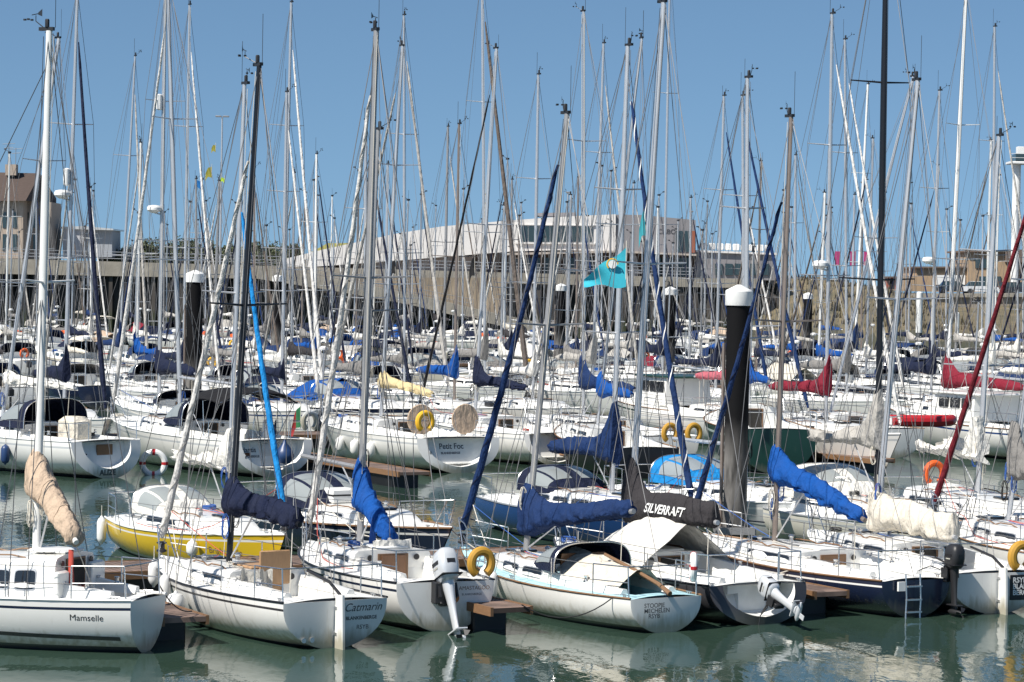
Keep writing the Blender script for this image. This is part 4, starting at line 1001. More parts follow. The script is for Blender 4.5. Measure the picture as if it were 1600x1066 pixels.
B[17] = boatA((720, 739), 505, 'white cruiser named Petit with two wheel covers and pale yellow sail cover', dict(lod=0, rimk=.78, L=10.4, B=3.5, fs=1.15, fb=1.35, tr=.90, rake=.3, scoop=.28, stripe='grey', boot='navy', cab=(.38, .80, .42), mx=.56, top=(629, 72), mastm='alu', mr=.085, cover='cv_yel', cz=(1.25, .95), collar=.15, csz=.95, genoa='cv_lgrey', gr=.075, win=3, rail='whitep', nspr=2), group=G3)
B[18] = boatA((872, 728), 655, 'white cruiser with navy sail cover moored right of the Petit', dict(lod=0, L=9.6, B=3.2, fs=1.1, fb=1.35, tr=.80, rake=.35, scoop=.22, stripe='grey', boot='navy', cab=(.36, .80, .42), mx=.58, top=(776, 76), mastm='alu', mr=.08, cover='cv_navy', cz=(1.25, 1.1), collar=.7, csz=1.0, genoa='cv_black', gr=.06, win=2, rail='whitep'), group=G3)
G4 = 'sailing boats in the rows behind'
# ---- further prominent boats (mast foot / head measured)
def mastboat(px, py, top, kind, label, P, zdeck=1.75):
    """boat whose mast foot is seen near (px,py); kind A: bow away, B: bow towards the camera"""
    S = at(px, py, zdeck); L = P['L']; mx = P.setdefault('mx', .57); e = ND if kind == 'A' else -ND
    st = Vector((S.x, S.y, 0)) - e * L * mx
    P['top'] = top; P.setdefault('lod', 1); rz = math.atan2(e.y, e.x)
    b = Boat((st.x, st.y, 0), rz, P, label, G4); placed.append((st + e * L / 2).xy.copy()); return b
D = dict(L=10.5, B=3.3, fs=1.1, fb=1.35, tr=.82, rake=.25, stripe='grey', boot='navy', cab=(.33, .80, .45), win=3, rail='whitep', nspr=2, cz=(1.2, 1.1), genoa=None)
def d(**k): q_ = dict(D); q_.update(k); return q_
mastboat(100, 628, (121, -15), 'B', 'white yacht with navy cover ending in a tall collar, left, behind the Alize', d(cover='cv_navy', collar=.8, csz=1.3, genoa='cv_navy', gr=.10, mr=.09, radar=[305], refl=[277]))
mastboat(249, 612, (259, -60), 'A', 'white yacht with radar on its mast and long navy sail cover', d(L=11, cover='cv_navy', collar=.5, csz=1.5, genoa=None, mr=.11, radar=[328], refl=[160], hood='cv_navy'))
mastboat(286, 592, (296, 8), 'B', 'white yacht with white furled headsail right of the radar mast', d(cover='cv_navy', genoa='gn_white', gr=.08))
mastboat(441, 596, (455, 4), 'B', 'white yacht with tall pale mast and bright white furled headsail', d(cover='cv_sail', genoa='gn_white', gr=.09, mr=.09, hood='cv_navy', hoodh=.9))
mastboat(632, 596, (631, 24), 'B', 'white yacht with tan grey furled headsail and dark grey cover', d(cover='cv_grey', genoa='cv_lgrey', gr=.10, collar=.9))
mastboat(758, 585, (753, -45), 'B', 'white yacht with very tall mast and brown furled headsail', d(cover='cv_grey', genoa='cv_brown', gr=.14, mr=.09, collar=1.2, csz=1.3))
mastboat(912, 640, (912, 18), 'A', 'white yacht with dark blue sail cover, left of the green roofed cruiser', d(cover='cv_dkblue', collar=.9, csz=1.2, genoa=None, mr=.08))
mastboat(926, 592, (943, 68), 'B', 'white yacht with pale grey cover behind the dark blue one', d(cover='cv_lgrey', collar=.9, csz=1.3, messy=.5, genoa='cv_lgrey', gr=.08, mr=.085))
mastboat(1291, 650, (1300, 22), 'B', 'white yacht with burgundy sail cover and radar on the mast', d(cover='cv_red', collar=.9, csz=1.25, genoa='gn_white', gr=.08, mr=.08, radar=[415]))
mastboat(1323, 606, (1320, 62), 'B', 'white yacht with grey cover piled high at its mast', d(cover='cv_grey', collar=1.0, csz=1.4, genoa='gn_white', gr=.08))
mastboat(1478, 632, (1510, -15), 'A', 'white yacht with thick burgundy sail cover reaching the right edge', d(cover='cv_red', collar=.7, csz=1.6, bl=5.0, genoa=None, mr=.10, mastm='aluw'))
mastboat(1455, 610, (1468, 142), 'B', 'white yacht with navy cover between the two burgundy covers', d(cover='cv_navy', collar=.8, csz=1.3, radar=[408]))
mastboat(1551, 592, (1554, 42), 'B', 'white yacht with silver mast and grey cover near right edge', d(cover='cv_sail', genoa='cv_lgrey', gr=.08, mr=.085))
mastboat(1164, 628, (1160, 150), 'B', 'white yacht just right of the near pile, with blue furled headsail', d(cover='cv_pink', genoa='cv_dkblue', gr=.09, mr=.08, csz=1.2))
mastboat(1118, 600, (1131, 150), 'B', 'white yacht just left of the near pile, with blue furled headsail', d(cover='cv_navy', genoa='cv_dkblue', gr=.09, mr=.08))
mastboat(185, 566, (211, 88), 'B', 'white yacht far left with light grey furled headsail', d(cover='cv_dkblue', genoa='cv_lgrey', gr=.09, collar=1.0))
mastboat(1335, 560, (1356, 132), 'B', 'white yacht with blue cover in front of the dune', d(cover='cv_dkblue', collar=1.0, csz=1.6, mastm='aluw', mr=.1))
mastboat(1035, 575, (1047, -60), 'B', 'white yacht with navy cover behind the sky blue sprayhood', d(cover='cv_navy', collar=1.2, csz=1.4, genoa=None, mr=.075))
# green hulled cruiser with wheelhouse roof and trawler-like motor boats
def wheelhouse(bt, x0, x1, h, roofm, wallm='white'):
    L = bt.P['L']; r = bt.root; z0 = bt.dz(x0, .5) + .1; w_ = bt.P['B'] * .34
    MB().loft([[(x0 * L, s_ * 1.0, z0), (x0 * L + .05, s_ * .92, z0 + h), (x1 * L - .45, s_ * .88, z0 + h), (x1 * L, s_ * .95, z0 + h * .45), (x1 * L + .1, s_, z0)] for s_ in (-w_, w_)]).build('wheelhouse', M[wallm], r, smooth=False)
    k = 3
    for sd in (1, -1):
        for i in range(k):
            a = lerp(x0 * L + .2, x1 * L - .6, i / k); b_ = a + (x1 * L - .8 - x0 * L) / k * .82
            MB().box(((a + b_) / 2, sd * w_ * .96, z0 + h * .66), (b_ - a, .10, h * .40), bev=.03).build('window', M['glass'], r)
    for i in (-1, 0, 1):
        MB().box((x1 * L - .2, i * w_ * .56, z0 + h * .72), (.12, w_ * .46, h * .42), bev=.03).build('windscreen', M['glass'], r)
    MB().box(((x0 + x1) / 2 * L - .3, 0, z0 + h + .04), ((x1 - x0) * L + .4, w_ * 2.1, .09), bev=.03).build('roof', M[roofm], r)
for args in (((1130, 690), 955, 'green roofed motor cruiser with wheelhouse, left of the near pile', dict(L=9.5, B=3.3, fs=1.2, fb=1.6, tr=.88, hull='white', stripe='green', boot='green', cab=(.35, .85, .6), mx=.5, mh=4.5, mr=.045, cover=None, genoa=None, win=2, lod=1, nspr=1), 'green', 'motor_cruiser'),
             ((1212, 740), 1130, 'dark green hulled boat with pale green underside beside the near pile', dict(L=8.5, B=3.2, fs=1.5, fb=1.8, tr=.92, hull='green', stripe='seag', boot='seag', anti='seag', cab=(.40, .82, .6), mx=.5, mh=5.5, mr=.05, cover='cv_blue', cz=(1.0, 1.0), genoa=None, win=2, lod=1), None, 'sailing_boat'),
             ((1640, 722), 1385, 'white motor cruiser with hardtop wheelhouse near the right edge', dict(L=11, B=3.4, fs=1.2, fb=1.6, tr=.85, stripe='blueh', boot='navy', cab=(.40, .80, .7), mx=.45, mh=4, mr=.045, cover=None, genoa=None, win=3, lod=1), 'white', 'motor_cruiser'),
             ((1400, 716), 1225, 'white sloop with grey stripe and black outboard bracket, right of green boat', dict(L=9, B=3, fs=1.1, fb=1.3, tr=.8, stripe='grey', cab=(.35, .82, .4), mx=.57, top=(1427, 120), cover=None, genoa=None, win=2, lod=1), None, 'sailing_boat'),
             ((1010, 748), 880, 'black hulled sloop with red stripe moored behind the dark blue cover', dict(L=9, B=3, fs=1.0, fb=1.3, tr=.75, hull='black', stripe='red', cab=(.35, .82, .45), mx=.57, top=(1003, 60), cover='cv_blue', cz=(1.2, 1.2), csz=1.2, collar=.4, genoa=None, win=2, lod=1, mr=.07), None, 'sailing_boat')):
    bt = boatA(args[0], args[1], args[2], args[3], group=G3, name=args[5], cat='motor cruiser' if args[5] == 'motor_cruiser' else 'sailboat')
    if args[4]: wheelhouse(bt, .30, .58, 1.15 if args[4] == 'green' else 1.0, args[4])

# ---- row fill
ORD = 'first second third fourth fifth sixth seventh eighth ninth tenth eleventh twelfth thirteenth fourteenth fifteenth sixteenth seventeenth eighteenth nineteenth twentieth twenty-first twenty-second twenty-third twenty-fourth twenty-fifth twenty-sixth twenty-seventh twenty-eighth twenty-ninth thirtieth thirty-first thirty-second thirty-third thirty-fourth thirty-fifth'.split()
rowdefs = [('A', 81.0, 3), ('B', 95.2, 4), ('A', 121, 5), ('B', 134.5, 6), ('A', 158, 7), ('B', 171.5, 8), ('A', 195, 9), ('B', 208.5, 10), ('A', 232, 11), ('B', 245.5, 12), ('A', 269, 13)]
pont_v = [93.6, 133, 170, 207, 244]
cnt = 0; FILL = []
def yclip(x, y):
    px = proj((x, y, 0))[0]
    return y < (286 if px < 1150 else lerp(286, 226, clamp((px - 1150) / 200)))
for kind, v, rown in rowdefs:
    e = ND if kind == 'A' else -ND; todo = []
    u = -40.0
    while u < 175:
        u += rnd.uniform(3.6, 4.3)
        if rnd.random() < (.05 if rown < 8 else .15 if rown < 10 else .35): continue
        L = rnd.uniform(8.2, 10.8) if rown < 9 else rnd.uniform(7.5, 10.5)
        near = uv(u, v + rnd.uniform(-.5, .5)); st = near if kind == 'A' else near + ND * L
        ctr = near + ND * L / 2
        pr = proj((ctr.x, ctr.y, 0))
        if not (-70 < pr[0] < 1680) or not yclip(ctr.x, ctr.y + L / 2): continue
        if any((Vector((ctr.x, ctr.y)) - p).dot(PD.xy) ** 2 < 3.3 ** 2 and abs((Vector((ctr.x, ctr.y)) - p).dot(ND.xy)) < 9.0 for p in placed): continue
        todo.append((pr[0], st, L))
    todo.sort(key=lambda q_: q_[0])
    vc = v + (4.8 if kind == 'A' else 4.8); cust = [proj((p_.x, p_.y, 0))[0] for p_ in placed if abs(p_.dot(ND.xy) - vc) < 6]
    off = sum(1 for q_ in todo if q_[0] < -20) + sum(1 for c_ in cust if c_ < -20)
    for i0, (px, st, L) in enumerate(todo):
        i = max(0, i0 + sum(1 for c_ in cust if c_ < px) - off)
        cov = rnd.choice(COVERS); gen = rnd.choice(['gn_white', 'gn_white', 'cv_navy', 'cv_dkblue', 'cv_lgrey', 'cv_navy', None, 'cv_brown', 'cv_grey', 'cv_navy'])
        hull = rnd.choice(['white'] * 9 + ['cream', 'navy', 'blueh', 'grey']); hood = rnd.choice([None, None, 'cv_navy', 'cv_navy', 'cv_dkblue', 'cv_grey', 'cv_blue', 'cv_lgrey'])
        lod = 1 if rown <= 6 else 2; mh = L * rnd.uniform(1.02, 1.38) * (1 if rown < 9 else .95)
        hn = {'white': 'white', 'cream': 'cream', 'navy': 'navy hulled', 'blueh': 'blue hulled', 'grey': 'pale grey'}[hull]
        lab = f"{hn} sloop{' with ' + CNAME[cov] + ' cover' if cov else ' with bare boom'}, {ORD[min(i, 34)]} from left in the {ORD[rown - 1]} row"
        P = dict(L=L, B=L * .31, fs=rnd.uniform(.95, 1.15), fb=rnd.uniform(1.2, 1.4), tr=rnd.uniform(.7, .88), rake=rnd.choice([-.1, .25, .3]), hull=hull, stripe=rnd.choice(['grey', 'navy', None, 'blueh', 'red'] if hull in ('white', 'cream') else [None, 'white']),
                 boot=rnd.choice(['navy', 'navy', 'black', 'blueh', 'red']), cab=(rnd.uniform(.30, .36), .81, rnd.uniform(.38, .5)), mx=.57, mh=mh, rk=rnd.uniform(-.35, -.1), lean=rnd.uniform(-.12, .12), mr=rnd.uniform(.078, .10),
                 mastm=rnd.choice(['alu', 'alu', 'alu', 'alud', 'aluw', 'alug']), cover=cov, cz=(1.15, 1.1), collar=rnd.choice([.1, .3, .5, .8]), csz=rnd.uniform(.8, 1.3), messy=rnd.choice([0, 0, .5]) , genoa=gen, gr=.075, hood=hood, hoodh=rnd.uniform(.6, .85), hoodlen=1.6,
                 win=rnd.choice([2, 3]) if lod == 1 else 2, rail='whitep', nspr=rnd.choice([1, 2]) , lod=lod, lwire=.009 if lod == 1 else .011)
        bt = Boat((st.x, st.y, 0), math.atan2(e.y, e.x) + rnd.uniform(-.02, .02), P, lab, 'sailing boats in row ' + ORD[rown - 1]); cnt += 1
        FILL.append((bt, i, rown))
print('FILL', cnt, 'objects', len(bpy.data.objects))
# gear that makes each filler boat its own
rf = random.Random(5)
for bt, i, rown in FILL:
    P = bt.P; L = P['L']; x0 = P['cab'][0]; k = rf.random(); r = bt.root; zc = bt.roofz(x0)
    if k < .22:   # bimini
        mb = MB(); W_ = P['B'] * .36; G_ = [[(lerp(.4, x0 * L - .3, a / 4), W_ * c_, zc + 1.05 - .28 * c_ ** 4 - .08 * (a / 2 - 1) ** 2) for c_ in [q_ / 4 - 1 for q_ in range(9)]] for a in range(5)]
        mb.grid(G_); mb.build('bimini', M[rf.choice(['cv_navy', 'cv_black', 'cv_cream', 'cv_dkblue', 'cv_grey', 'cv_lgrey'])], r, ang=60)
        for x in (.5, x0 * L - .4): MB().tube([(x, W_, bt.dz(.1, 1)), (x, W_, zc + .78), (x, -W_, zc + .78), (x, -W_, bt.dz(.1, 1))], .016, 4).build('bimini_bow', M['steel'], r)
    elif k < .40: # cockpit tent over the boom
        W_ = P['B'] * .36; G_ = []
        for a in range(7):
            f = a / 6; x = lerp(.25, x0 * L + .3, f); zt = zc + .45 + .25 * f; G_.append([(x, W_ * s_, lerp(bt.dz(.1, 1) + .25, zt, 1 - abs(s_) ** 1.3) + .03 * math.sin(a * 2 + s_ * 5)) for s_ in (1, .8, .5, .25, 0, -.25, -.5, -.8, -1)])
        MB().grid(G_).build('cockpit_tent', M[rf.choice(['cv_sail', 'cv_cream', 'cv_navy', 'cv_blue', 'cv_dkblue', 'cv_lgrey', 'cv_tan', 'cv_red', 'cv_char'])], r, ang=70)
    if rf.random() < .5:
        t = rf.uniform(.5, .62); MB().box((t * L, rf.uniform(-.2, .2), bt.roofz(t) + .14), (.8, .5, .28), bev=.06).build('life_raft', M[rf.choice(['whitep', 'grey', 'orange'])], r)
    if rf.random() < .45 and rown < 8:
        x = .10 * L; MB().tube([(x, .42 * math.cos(a), bt.dz(.1, 0) + .35 + .42 * math.sin(a)) for a in [q_ * math.pi / 8 for q_ in range(16)]], .022, 5, closed=True).build('steering_wheel', M['steel'], r)
    if rf.random() < .4:
        MB().box((-.22, .4, .85), (.36, .28, .42), bev=.08).build('outboard_motor', M[rf.choice(['blackp', 'silver', 'whitep'])], r); MB().box((-.22, .4, .2), (.14, .08, 1.0), bev=.02).build('outboard_leg', M['blackp'], r)
    if rf.random() < .4:
        MB().tube([(.3, .6, bt.sheer(0)), (.3, .6, bt.sheer(0) + 2.2)], .03, 5).build('stern_pole', M['alu'], r)
        MB().lathe([(.10, 0), (.20, .05), (.20, .14), (.1, .2)], (.3, .6, bt.sheer(0) + 2.2), 8).build('antenna_dome', M['whitep'], r)
    if rf.random() < .5:
        mb = MB(); a = Vector((L * .9, 0, bt.sheer(.9))); mb.box((L * .88, 0, bt.dz(.88, 0) + .10), (.5, .22, .18), bev=.03); mb.build('anchor_locker', M[rf.choice(['steel', 'blackp', 'cv_blue'])], r)
    if rown <= 7:
        for q_, (t, sd) in enumerate(((.35, 1), (.6, 1), (.45, -1))):
            if rf.random() < .3: continue
            h = .5; p = world(bt, (t * L, sd * (bt.hw(t, .6) + .15), .62))
            cn, cm_ = rf.choice([('white', 'whitep'), ('white', 'whitep'), ('navy', 'fblue'), ('orange', 'orange')])
            fender(p, f"{cn} fender, {('aft left', 'forward left', 'right')[q_]} side of {ORD[min(i, 34)]} boat from left, {ORD[rown - 1]} row", cm_, h, rf.uniform(.11, .15), .35)
    if rf.random() < .3 and rown < 9:
        cn, cm_ = rf.choice([('yellow', 'ylw'), ('orange', 'orange'), ('pale grey', 'grey')]); ringbuoy(world(bt, (.12, -.6 if rf.random() < .5 else .6, bt.sheer(0) + .45)), bt.rz, .22, .09, cm_, f"{cn} horseshoe lifebuoy, stern of {ORD[min(i, 34)]} boat from left, {ORD[rown - 1]} row", horse=True, name='horseshoe_buoy')

# far walkways
for i, v in enumerate(pont_v):
    pontoon(uv(55 if i else 20, v), R(28), 170 if i else 75, 2.0, f'{ORD[i + 1]} plank walkway from the camera, between rows of moored boats')

# ================================================================== DETAILS ON NEAR BOATS
blk = M['char']; XD, ZD = (0, -1, 0), (0, 0, 1)
def transom_x(bt, z): return bt.xx(0, z)
def ttext(bt, s_, size, y, z, m_=blk, **k):
    return text(s_, size, m_, bt.root, (0, y, z), XD, ZD, fn=onto(bt, 'x'), **k)
def stext(bt, s_, size, x, z, sd, m_=blk, **k):
    return text(s_, size, m_, bt.root, (x, 0, z), (-sd, 0, 0), ZD, fn=onto(bt, 'y', sd), **k)
b1, b2, b3, b4, b5, b6, b7 = [B[i] for i in range(1, 8)]
stext(b1, 'Mamselle', .15, .98, .57, 1, shear=.05)
def rudder(bt, y=0, m_='white', h=.95, tiller=True):
    fs = bt.P['fs']
    MB().loft([[(-.06, y - t_, fs + .12), (-.30, y - t_, fs + .12), (-.36, y - t_, -.4), (-.06, y - t_, -.4)] for t_ in (-.022, .022)]).build('rudder', M[m_], bt.root, smooth=False)
    if tiller: MB().tube([(-.18, y, fs + .12), (.2, y, fs + .30), (1.0, y, fs + .42)], [.03, .03, .022], 6).build('tiller', M['teak' if m_ != 'white' else 'blackp'], bt.root)
    for z in (.25, .70): MB().box((-.05, y, z), (.16, .07, .05)).build('pintle', M['steel'], bt.root)
rudder(b2)
ttext(b2, 'Catmarin', .20, -.16, .62, shear=.35); ttext(b2, 'BLANKENBERGE', .085, -.20, .47, bold=.002); ttext(b2, 'RSYB', .11, -.42, .30)
for y in (.62, .46): MB().lathe([(.045, -.02), (.045, .015), (.025, .02)], (b2.xx(0, .14) - .02, y, .16), 12, axis='x').build('drain', M['steel'], b2.root)
ttext(b3, 'AMASTAGOO', .10, -.26, .74, M['teak']); ttext(b3, 'BLANKENBERGE', .055, -.32, .64)
MB().lathe([(.095, -.01), (.095, .006)], (b3.xx(0, .6) - .02, -.17, .60), 20, axis='x').build('round_badge', mat('orange badge', (.45, .16, .04), .5), b3.root)
text('Y', .12, M['cv_brown'], b3.root, (b3.xx(0, .6) - .03, -.135, .56), XD, ZD, name='badge_mark')
ttext(b4, 'STOOPJE\nMECHELEN\n   RSYB', .115, .50, .47, bold=.001)
text('SILVERRAFT', .25, M['whitep'], b5.cvr, (b5.p0 + Vector((-.85, .285, .04))), (-1, 0, 0), ZD, name='cover_lettering', fn=onto(b5, 'y', 1, .022, b5.cvr), shear=.2, bold=.006)
ttext(b5, 'BLANKENBERGE', .07, -.15, .66, M['whitep'])
MB().box((b7.xx(0, .5) - .03, -.55, .50), (.02, .56, .50), bev=.008).build('name_board', M['black'], b7.root)
text('RSYB\nBLANKEN\nBERGE', .145, M['whitep'], b7.root, (b7.xx(0, .5) - .045, -.32, .60), XD, ZD, bold=.004)
rudder(b7, .0)
outboard(b3, .05, .92, 'silver', 'blackp', tilt=24, sc=1.32); MB().box((-.10, .12, .72), (.22, .34, .40), bev=.02).build('motor_bracket', M['blackp'], b3.root)
outboard(b6, -.75, .95, 'blackp', 'black', tilt=0, sc=1.0)
outboard(b5, -.05, .62, 'silver', 'blackp', tilt=68, sc=.95)
# open stern well of the charcoal boat: white inner slope
mb = MB()
for y in (-.17, .17): mb.tube([(-.10, y, .85), (-.14, y, .40), (-.12, y, .02), (-.2, y, -.12)], .016, 6)
mb.tube([(-.2, -.17, -.12), (-.2, .17, -.12)], .016, 6)
for z in (.62, .36, .12): mb.box((-.14, 0, z), (.10, .34, .03))
o = mb.build('swim_ladder', M['steel'], b6.root); o.location = (0, .15, 0)
MB().box((-.10, .42, .62), (.05, .16, .18)).build('ladder_plate', M['whitep'], b6.root)
# sprayhood on Stoopje is bright blue on one side; cream boom tent
bt = b4; L = bt.P['L']; rg = []
for i in range(17):
    f = i / 16; x = lerp(.40 * L + .2, .05 * L + .4, f); zt = bt.base.z + 1.1 - .55 * f * 1.25 - .32; hw_ = lerp(.72, .70, f) * (1 - .15 * f)
    zt = lerp(bt.dz(.4, 0) + .60, bt.dz(.1, 0) + .40, f) + .03 * math.sin(f * 20)
    zl = lerp(bt.dz(.4, 0) + .18, bt.dz(.1, 0) + .05, f)
    rg.append([(x, s_ * hw_ * q_ + .03 * math.sin(f * 23 + q_ * 7), lerp(zl, zt, 1 - q_ ** 1.4) + .02 * math.sin(f * 31 + q_ * 9)) for s_, q_ in ((1, 1), (1, .75), (1, .5), (1, .25), (1, .02), (-1, .25), (-1, .6), (-1, 1))])
mb = MB(); mb.grid(rg); mb.grid([[(p[0], p[1], p[2] - .012) for p in r_[::-1]] for r_ in rg]); mb.build('boom_tent', M['cv_cream'], bt.root, ang=80)
MB().tube([(1.9, .1, b4.P['fs'] + .62), (1.0, .05, b4.P['fs'] + .42), (.25, 0, b4.P['fs'] + .22), (-.12, 0, b4.P['fs'] + .08)], [.03, .035, .04, .05], 8).build('tiller', M['teak'], b4.root)
MB().loft([[(.38 * L - .02, s_ * .55, bt.dz(.4, 0) + .06), (.38 * L - .02, s_ * .5, bt.dz(.4, 0) + .52), (.38 * L + .02, s_ * .5, bt.dz(.4, 0) + .52), (.38 * L + .02, s_ * .55, bt.dz(.4, 0) + .06)] for s_ in (-1, 1)]).build('mahogany_bulkhead', M['wood'], b4.root, smooth=False)
# Mamselle: tall companionway, red bag, dark stripes low on hull
bt = b1; L = bt.P['L']
for sd in (1, -1):
    rgs = []
    for i in range(17):
        t = lerp(.03, .98, i / 16); z = .22 + .10 * t; rgs.append([Vector((bt.xx(t, z), sd * (bt.hw(t, z) + .006), z)), Vector((bt.xx(t, z + .07), sd * (bt.hw(t, z + .07) + .006), z + .07))])
    MB().grid(rgs if sd < 0 else [r_[::-1] for r_ in rgs]).build('hull_stripe', M['char'], bt.root)
MB().box((.20 * L - .1, .62, bt.dz(.20, 0) + .10), (.10, .36, .62), bev=.03).build('cockpit_locker', M['white'], bt.root); MB().box((.20 * L - .06, -.62, bt.dz(.20, 0) + .15), (.10, .46, .66), bev=.03).build('cockpit_locker', M['white'], bt.root)
o = MB().loft([[(.20 * L - .14 + .05 * math.cos(k), .38 + .09 * math.sin(k) * w_, zz) for k in [2 * math.pi * i / 10 for i in range(10)]] for zz, w_ in ((1.0, .6), (1.06, .9), (1.16, 1), (1.28, .7), (1.40, .3), (1.7, .12))]).build('rope_bag', M['roper'], bt.root)
# Catmarin: folded white tarp and plywood board
bt = b2; L = bt.P['L']
rg = []
for i in range(9):
    f = i / 8; rg.append([(.30 * L + .1 * math.sin(f * 9) - f * .2, .75 - f * .55, bt.dz(.3, 0) + h_ + .04 * math.sin(f * 14)) for h_ in (-.05, .12, .26, .34, .26, .05)])
MB().grid(rg).build('folded_tarpaulin', M['cv_sail'], bt.root)
MB().box((.36 * L - .05, -.12, bt.roofz(.36) + .02), (.05, .62, .62), bev=.02).build('companionway_board', M['ply'], bt.root)
# white towel over Amastagoo's hatch, blue rope bunch at mast
bt = b3; L = bt.P['L']
rg = [[(.36 * L + .12 - .02 * k + .02 * math.sin(i * 1.3 + k), -.42 + i * .1, bt.roofz(.36) + (.16 if 0 < k < 3 else .12) - max(0, k - 2) * .10 + .015 * math.sin(i * 2 + k)) for k in range(6)] for i in range(9)]
MB().grid(rg).build('draped_cloth', M['cv_sail'], bt.root)
MB().tube([bt.base + Vector((-.9, .1, .6)), bt.base + Vector((-.92, .12, .2)), bt.base + Vector((-.9, .15, -.35))], [.04, .07, .06], 7).build('rope_bundle', M['ropeb'], bt.root)
# hull side writing on the yellow boat and Aries
stext(B[9], 'Bright Belle', .20, 5.6, .42, -1, M['teak'], shear=.3)
stext(B[12], 'Aries', .24, 7.1, .66, -1, shear=.1)
MB().grid([[B[12].side(-1, .006)(Vector((x, 0, .5 + dz_))) for dz_ in (0, .035)] for x in [.6 + k * .45 for k in range(18)]]).build('hull_stripe', M['navy'], B[12].root)
# white crate and dinghy bundle on the navy boat's deck
def deckbox(bt, t, y, d_, m_, label, name='deck_box', cat='box', dzz=0):
    p = world(bt, (t * bt.P['L'], y, bt.roofz(t) if bt.P['cab'][0] < t < bt.P['cab'][1] else bt.dz(t, 0))); o = empty(name, (p.x, p.y, p.z), bt.rz); tag(o, label, cat)
    MB().box((0, 0, d_[2] / 2), d_, bev=.04).build('body', M[m_], o); MB().box((0, 0, d_[2] * .55), (d_[0] + .01, d_[1] + .01, .04)).build('strap', M['blackp'], o); return o
deckbox(B[10], .44, -.1, (.95, .62, .34), 'whitep', 'white life raft canister strapped on the navy sloop cabin roof', 'life_raft', 'life raft')
# transoms of row three
def bigstern(bt, title, sub, size, yy, zz, m_=blk, subsz=.1):
    fn = onto(bt, 'x')
    if title: text(title, size, m_, bt.root, (0, yy, zz), XD, ZD, fn=fn, bold=.004)
    if sub: text(sub, subsz, m_, bt.root, (0, yy - .05, zz - .17), XD, ZD, fn=fn, bold=.003)
fnA = onto(B[15], 'x')
text('ALIZE', .24, M['char'], B[15].root, (0, .42, .10), XD, ZD, fn=fnA, bold=.012)
bigstern(B[16], 'Atlantis', 'BLANKENBERGE', .22, 1.15, .78); bigstern(B[17], 'Petit Foc', 'BLANKENBERGE', .26, .62, .78)
text('RSYB', .11, blk, B[17].root, (0, 1.15, .63), XD, ZD, fn=onto(B[17], 'x'))
for bt in (B[15], B[16], B[17], B[18]):
    w0 = bt.P['B'] / 2 * bt.P['tr']; fs = bt.P['fs']; xk = bt.xx(0, .3) + bt.P['scoop']
    MB().box((xk - .12, 0, .30), (.26, w0 * 1.25, .05), bev=.015).build('bathing_platform', M['white'], bt.root)
    if bt in (B[15], B[16]):
        MB().box((bt.xx(0, .7) + bt.P['scoop'] - .02, -.05, .78), (.04, .62, .52), bev=.01).build('transom_gate', M['teak' if bt is B[15] else 'deckgrey'], bt.root)
        MB().box((bt.xx(0, .7) + bt.P['scoop'] - .02, w0 * .62, .68), (.03, .42, .17), bev=.02).build('stern_window', M['glass'], bt.root)
def wheel(bt, x, y, r_=.5, cover=False):
    z0 = bt.dz(.1, 0) - .45
    o = MB().lathe([(.14, 0), (.11, .6), (.12, .9), (.08, 1.0)], (x + .12, y, z0), 12).build('steering_pedestal', M['whitep'], bt.root)
    if cover:
        MB().lathe([(.05, -.05), (r_, -.04), (r_ + .02, 0), (r_, .04), (.05, .05)], (x, y, z0 + .98), 26, axis='x').build('wheel_cover', M['cv_tan'], bt.root)
    else:
        mb = MB(); mb.tube([(x, y + math.cos(a) * r_, z0 + .92 + math.sin(a) * r_) for a in [2 * math.pi * k / 28 for k in range(28)]], .018, 6, closed=True)
        for k in range(6):
            a = k * math.pi / 3; mb.tube([(x, y, z0 + .92), (x, y + math.cos(a) * r_, z0 + .92 + math.sin(a) * r_)], .009, 4)
        mb.build('steering_wheel', M['steel'], bt.root)
wheel(B[16], 1.35, -.55, .55); wheel(B[17], 1.3, .85, .50, True); wheel(B[17], 1.3, -.85, .50, True)
MB().box((2.2, -.25, B[15].dz(.2, 0) + .15), (1.0, .7, 1.0), bev=.15).build('pedestal_cover', M['cv_cream'], B[15].root)
# bimini on the second cruiser
bt = B[16]; mb = MB(); rr = []
for i in range(9):
    x = lerp(1.0, 3.3, i / 8); rr.append([(x, 1.45 * c_, 2.55 + bt.P['fs'] * .2 - .35 * c_ ** 4 - .15 * ((i - 4) / 4) ** 2) for c_ in [k / 5 - 1 for k in range(11)]])
mb.grid(rr); mb.grid([[(p[0], p[1], p[2] - .02) for p in r_[::-1]] for r_ in rr]); bm_ = mb.build('bimini', M['cv_black'], bt.root, ang=60)
for x in (1.1, 2.2, 3.2): MB().tube([(2.1, 1.42, 1.2), (x, 1.42, 2.35), (x, 0, 2.7), (x, -1.42, 2.35), (2.1, -1.42, 1.2)], .016, 5).build('bimini_bow', M['steel'], bm_)

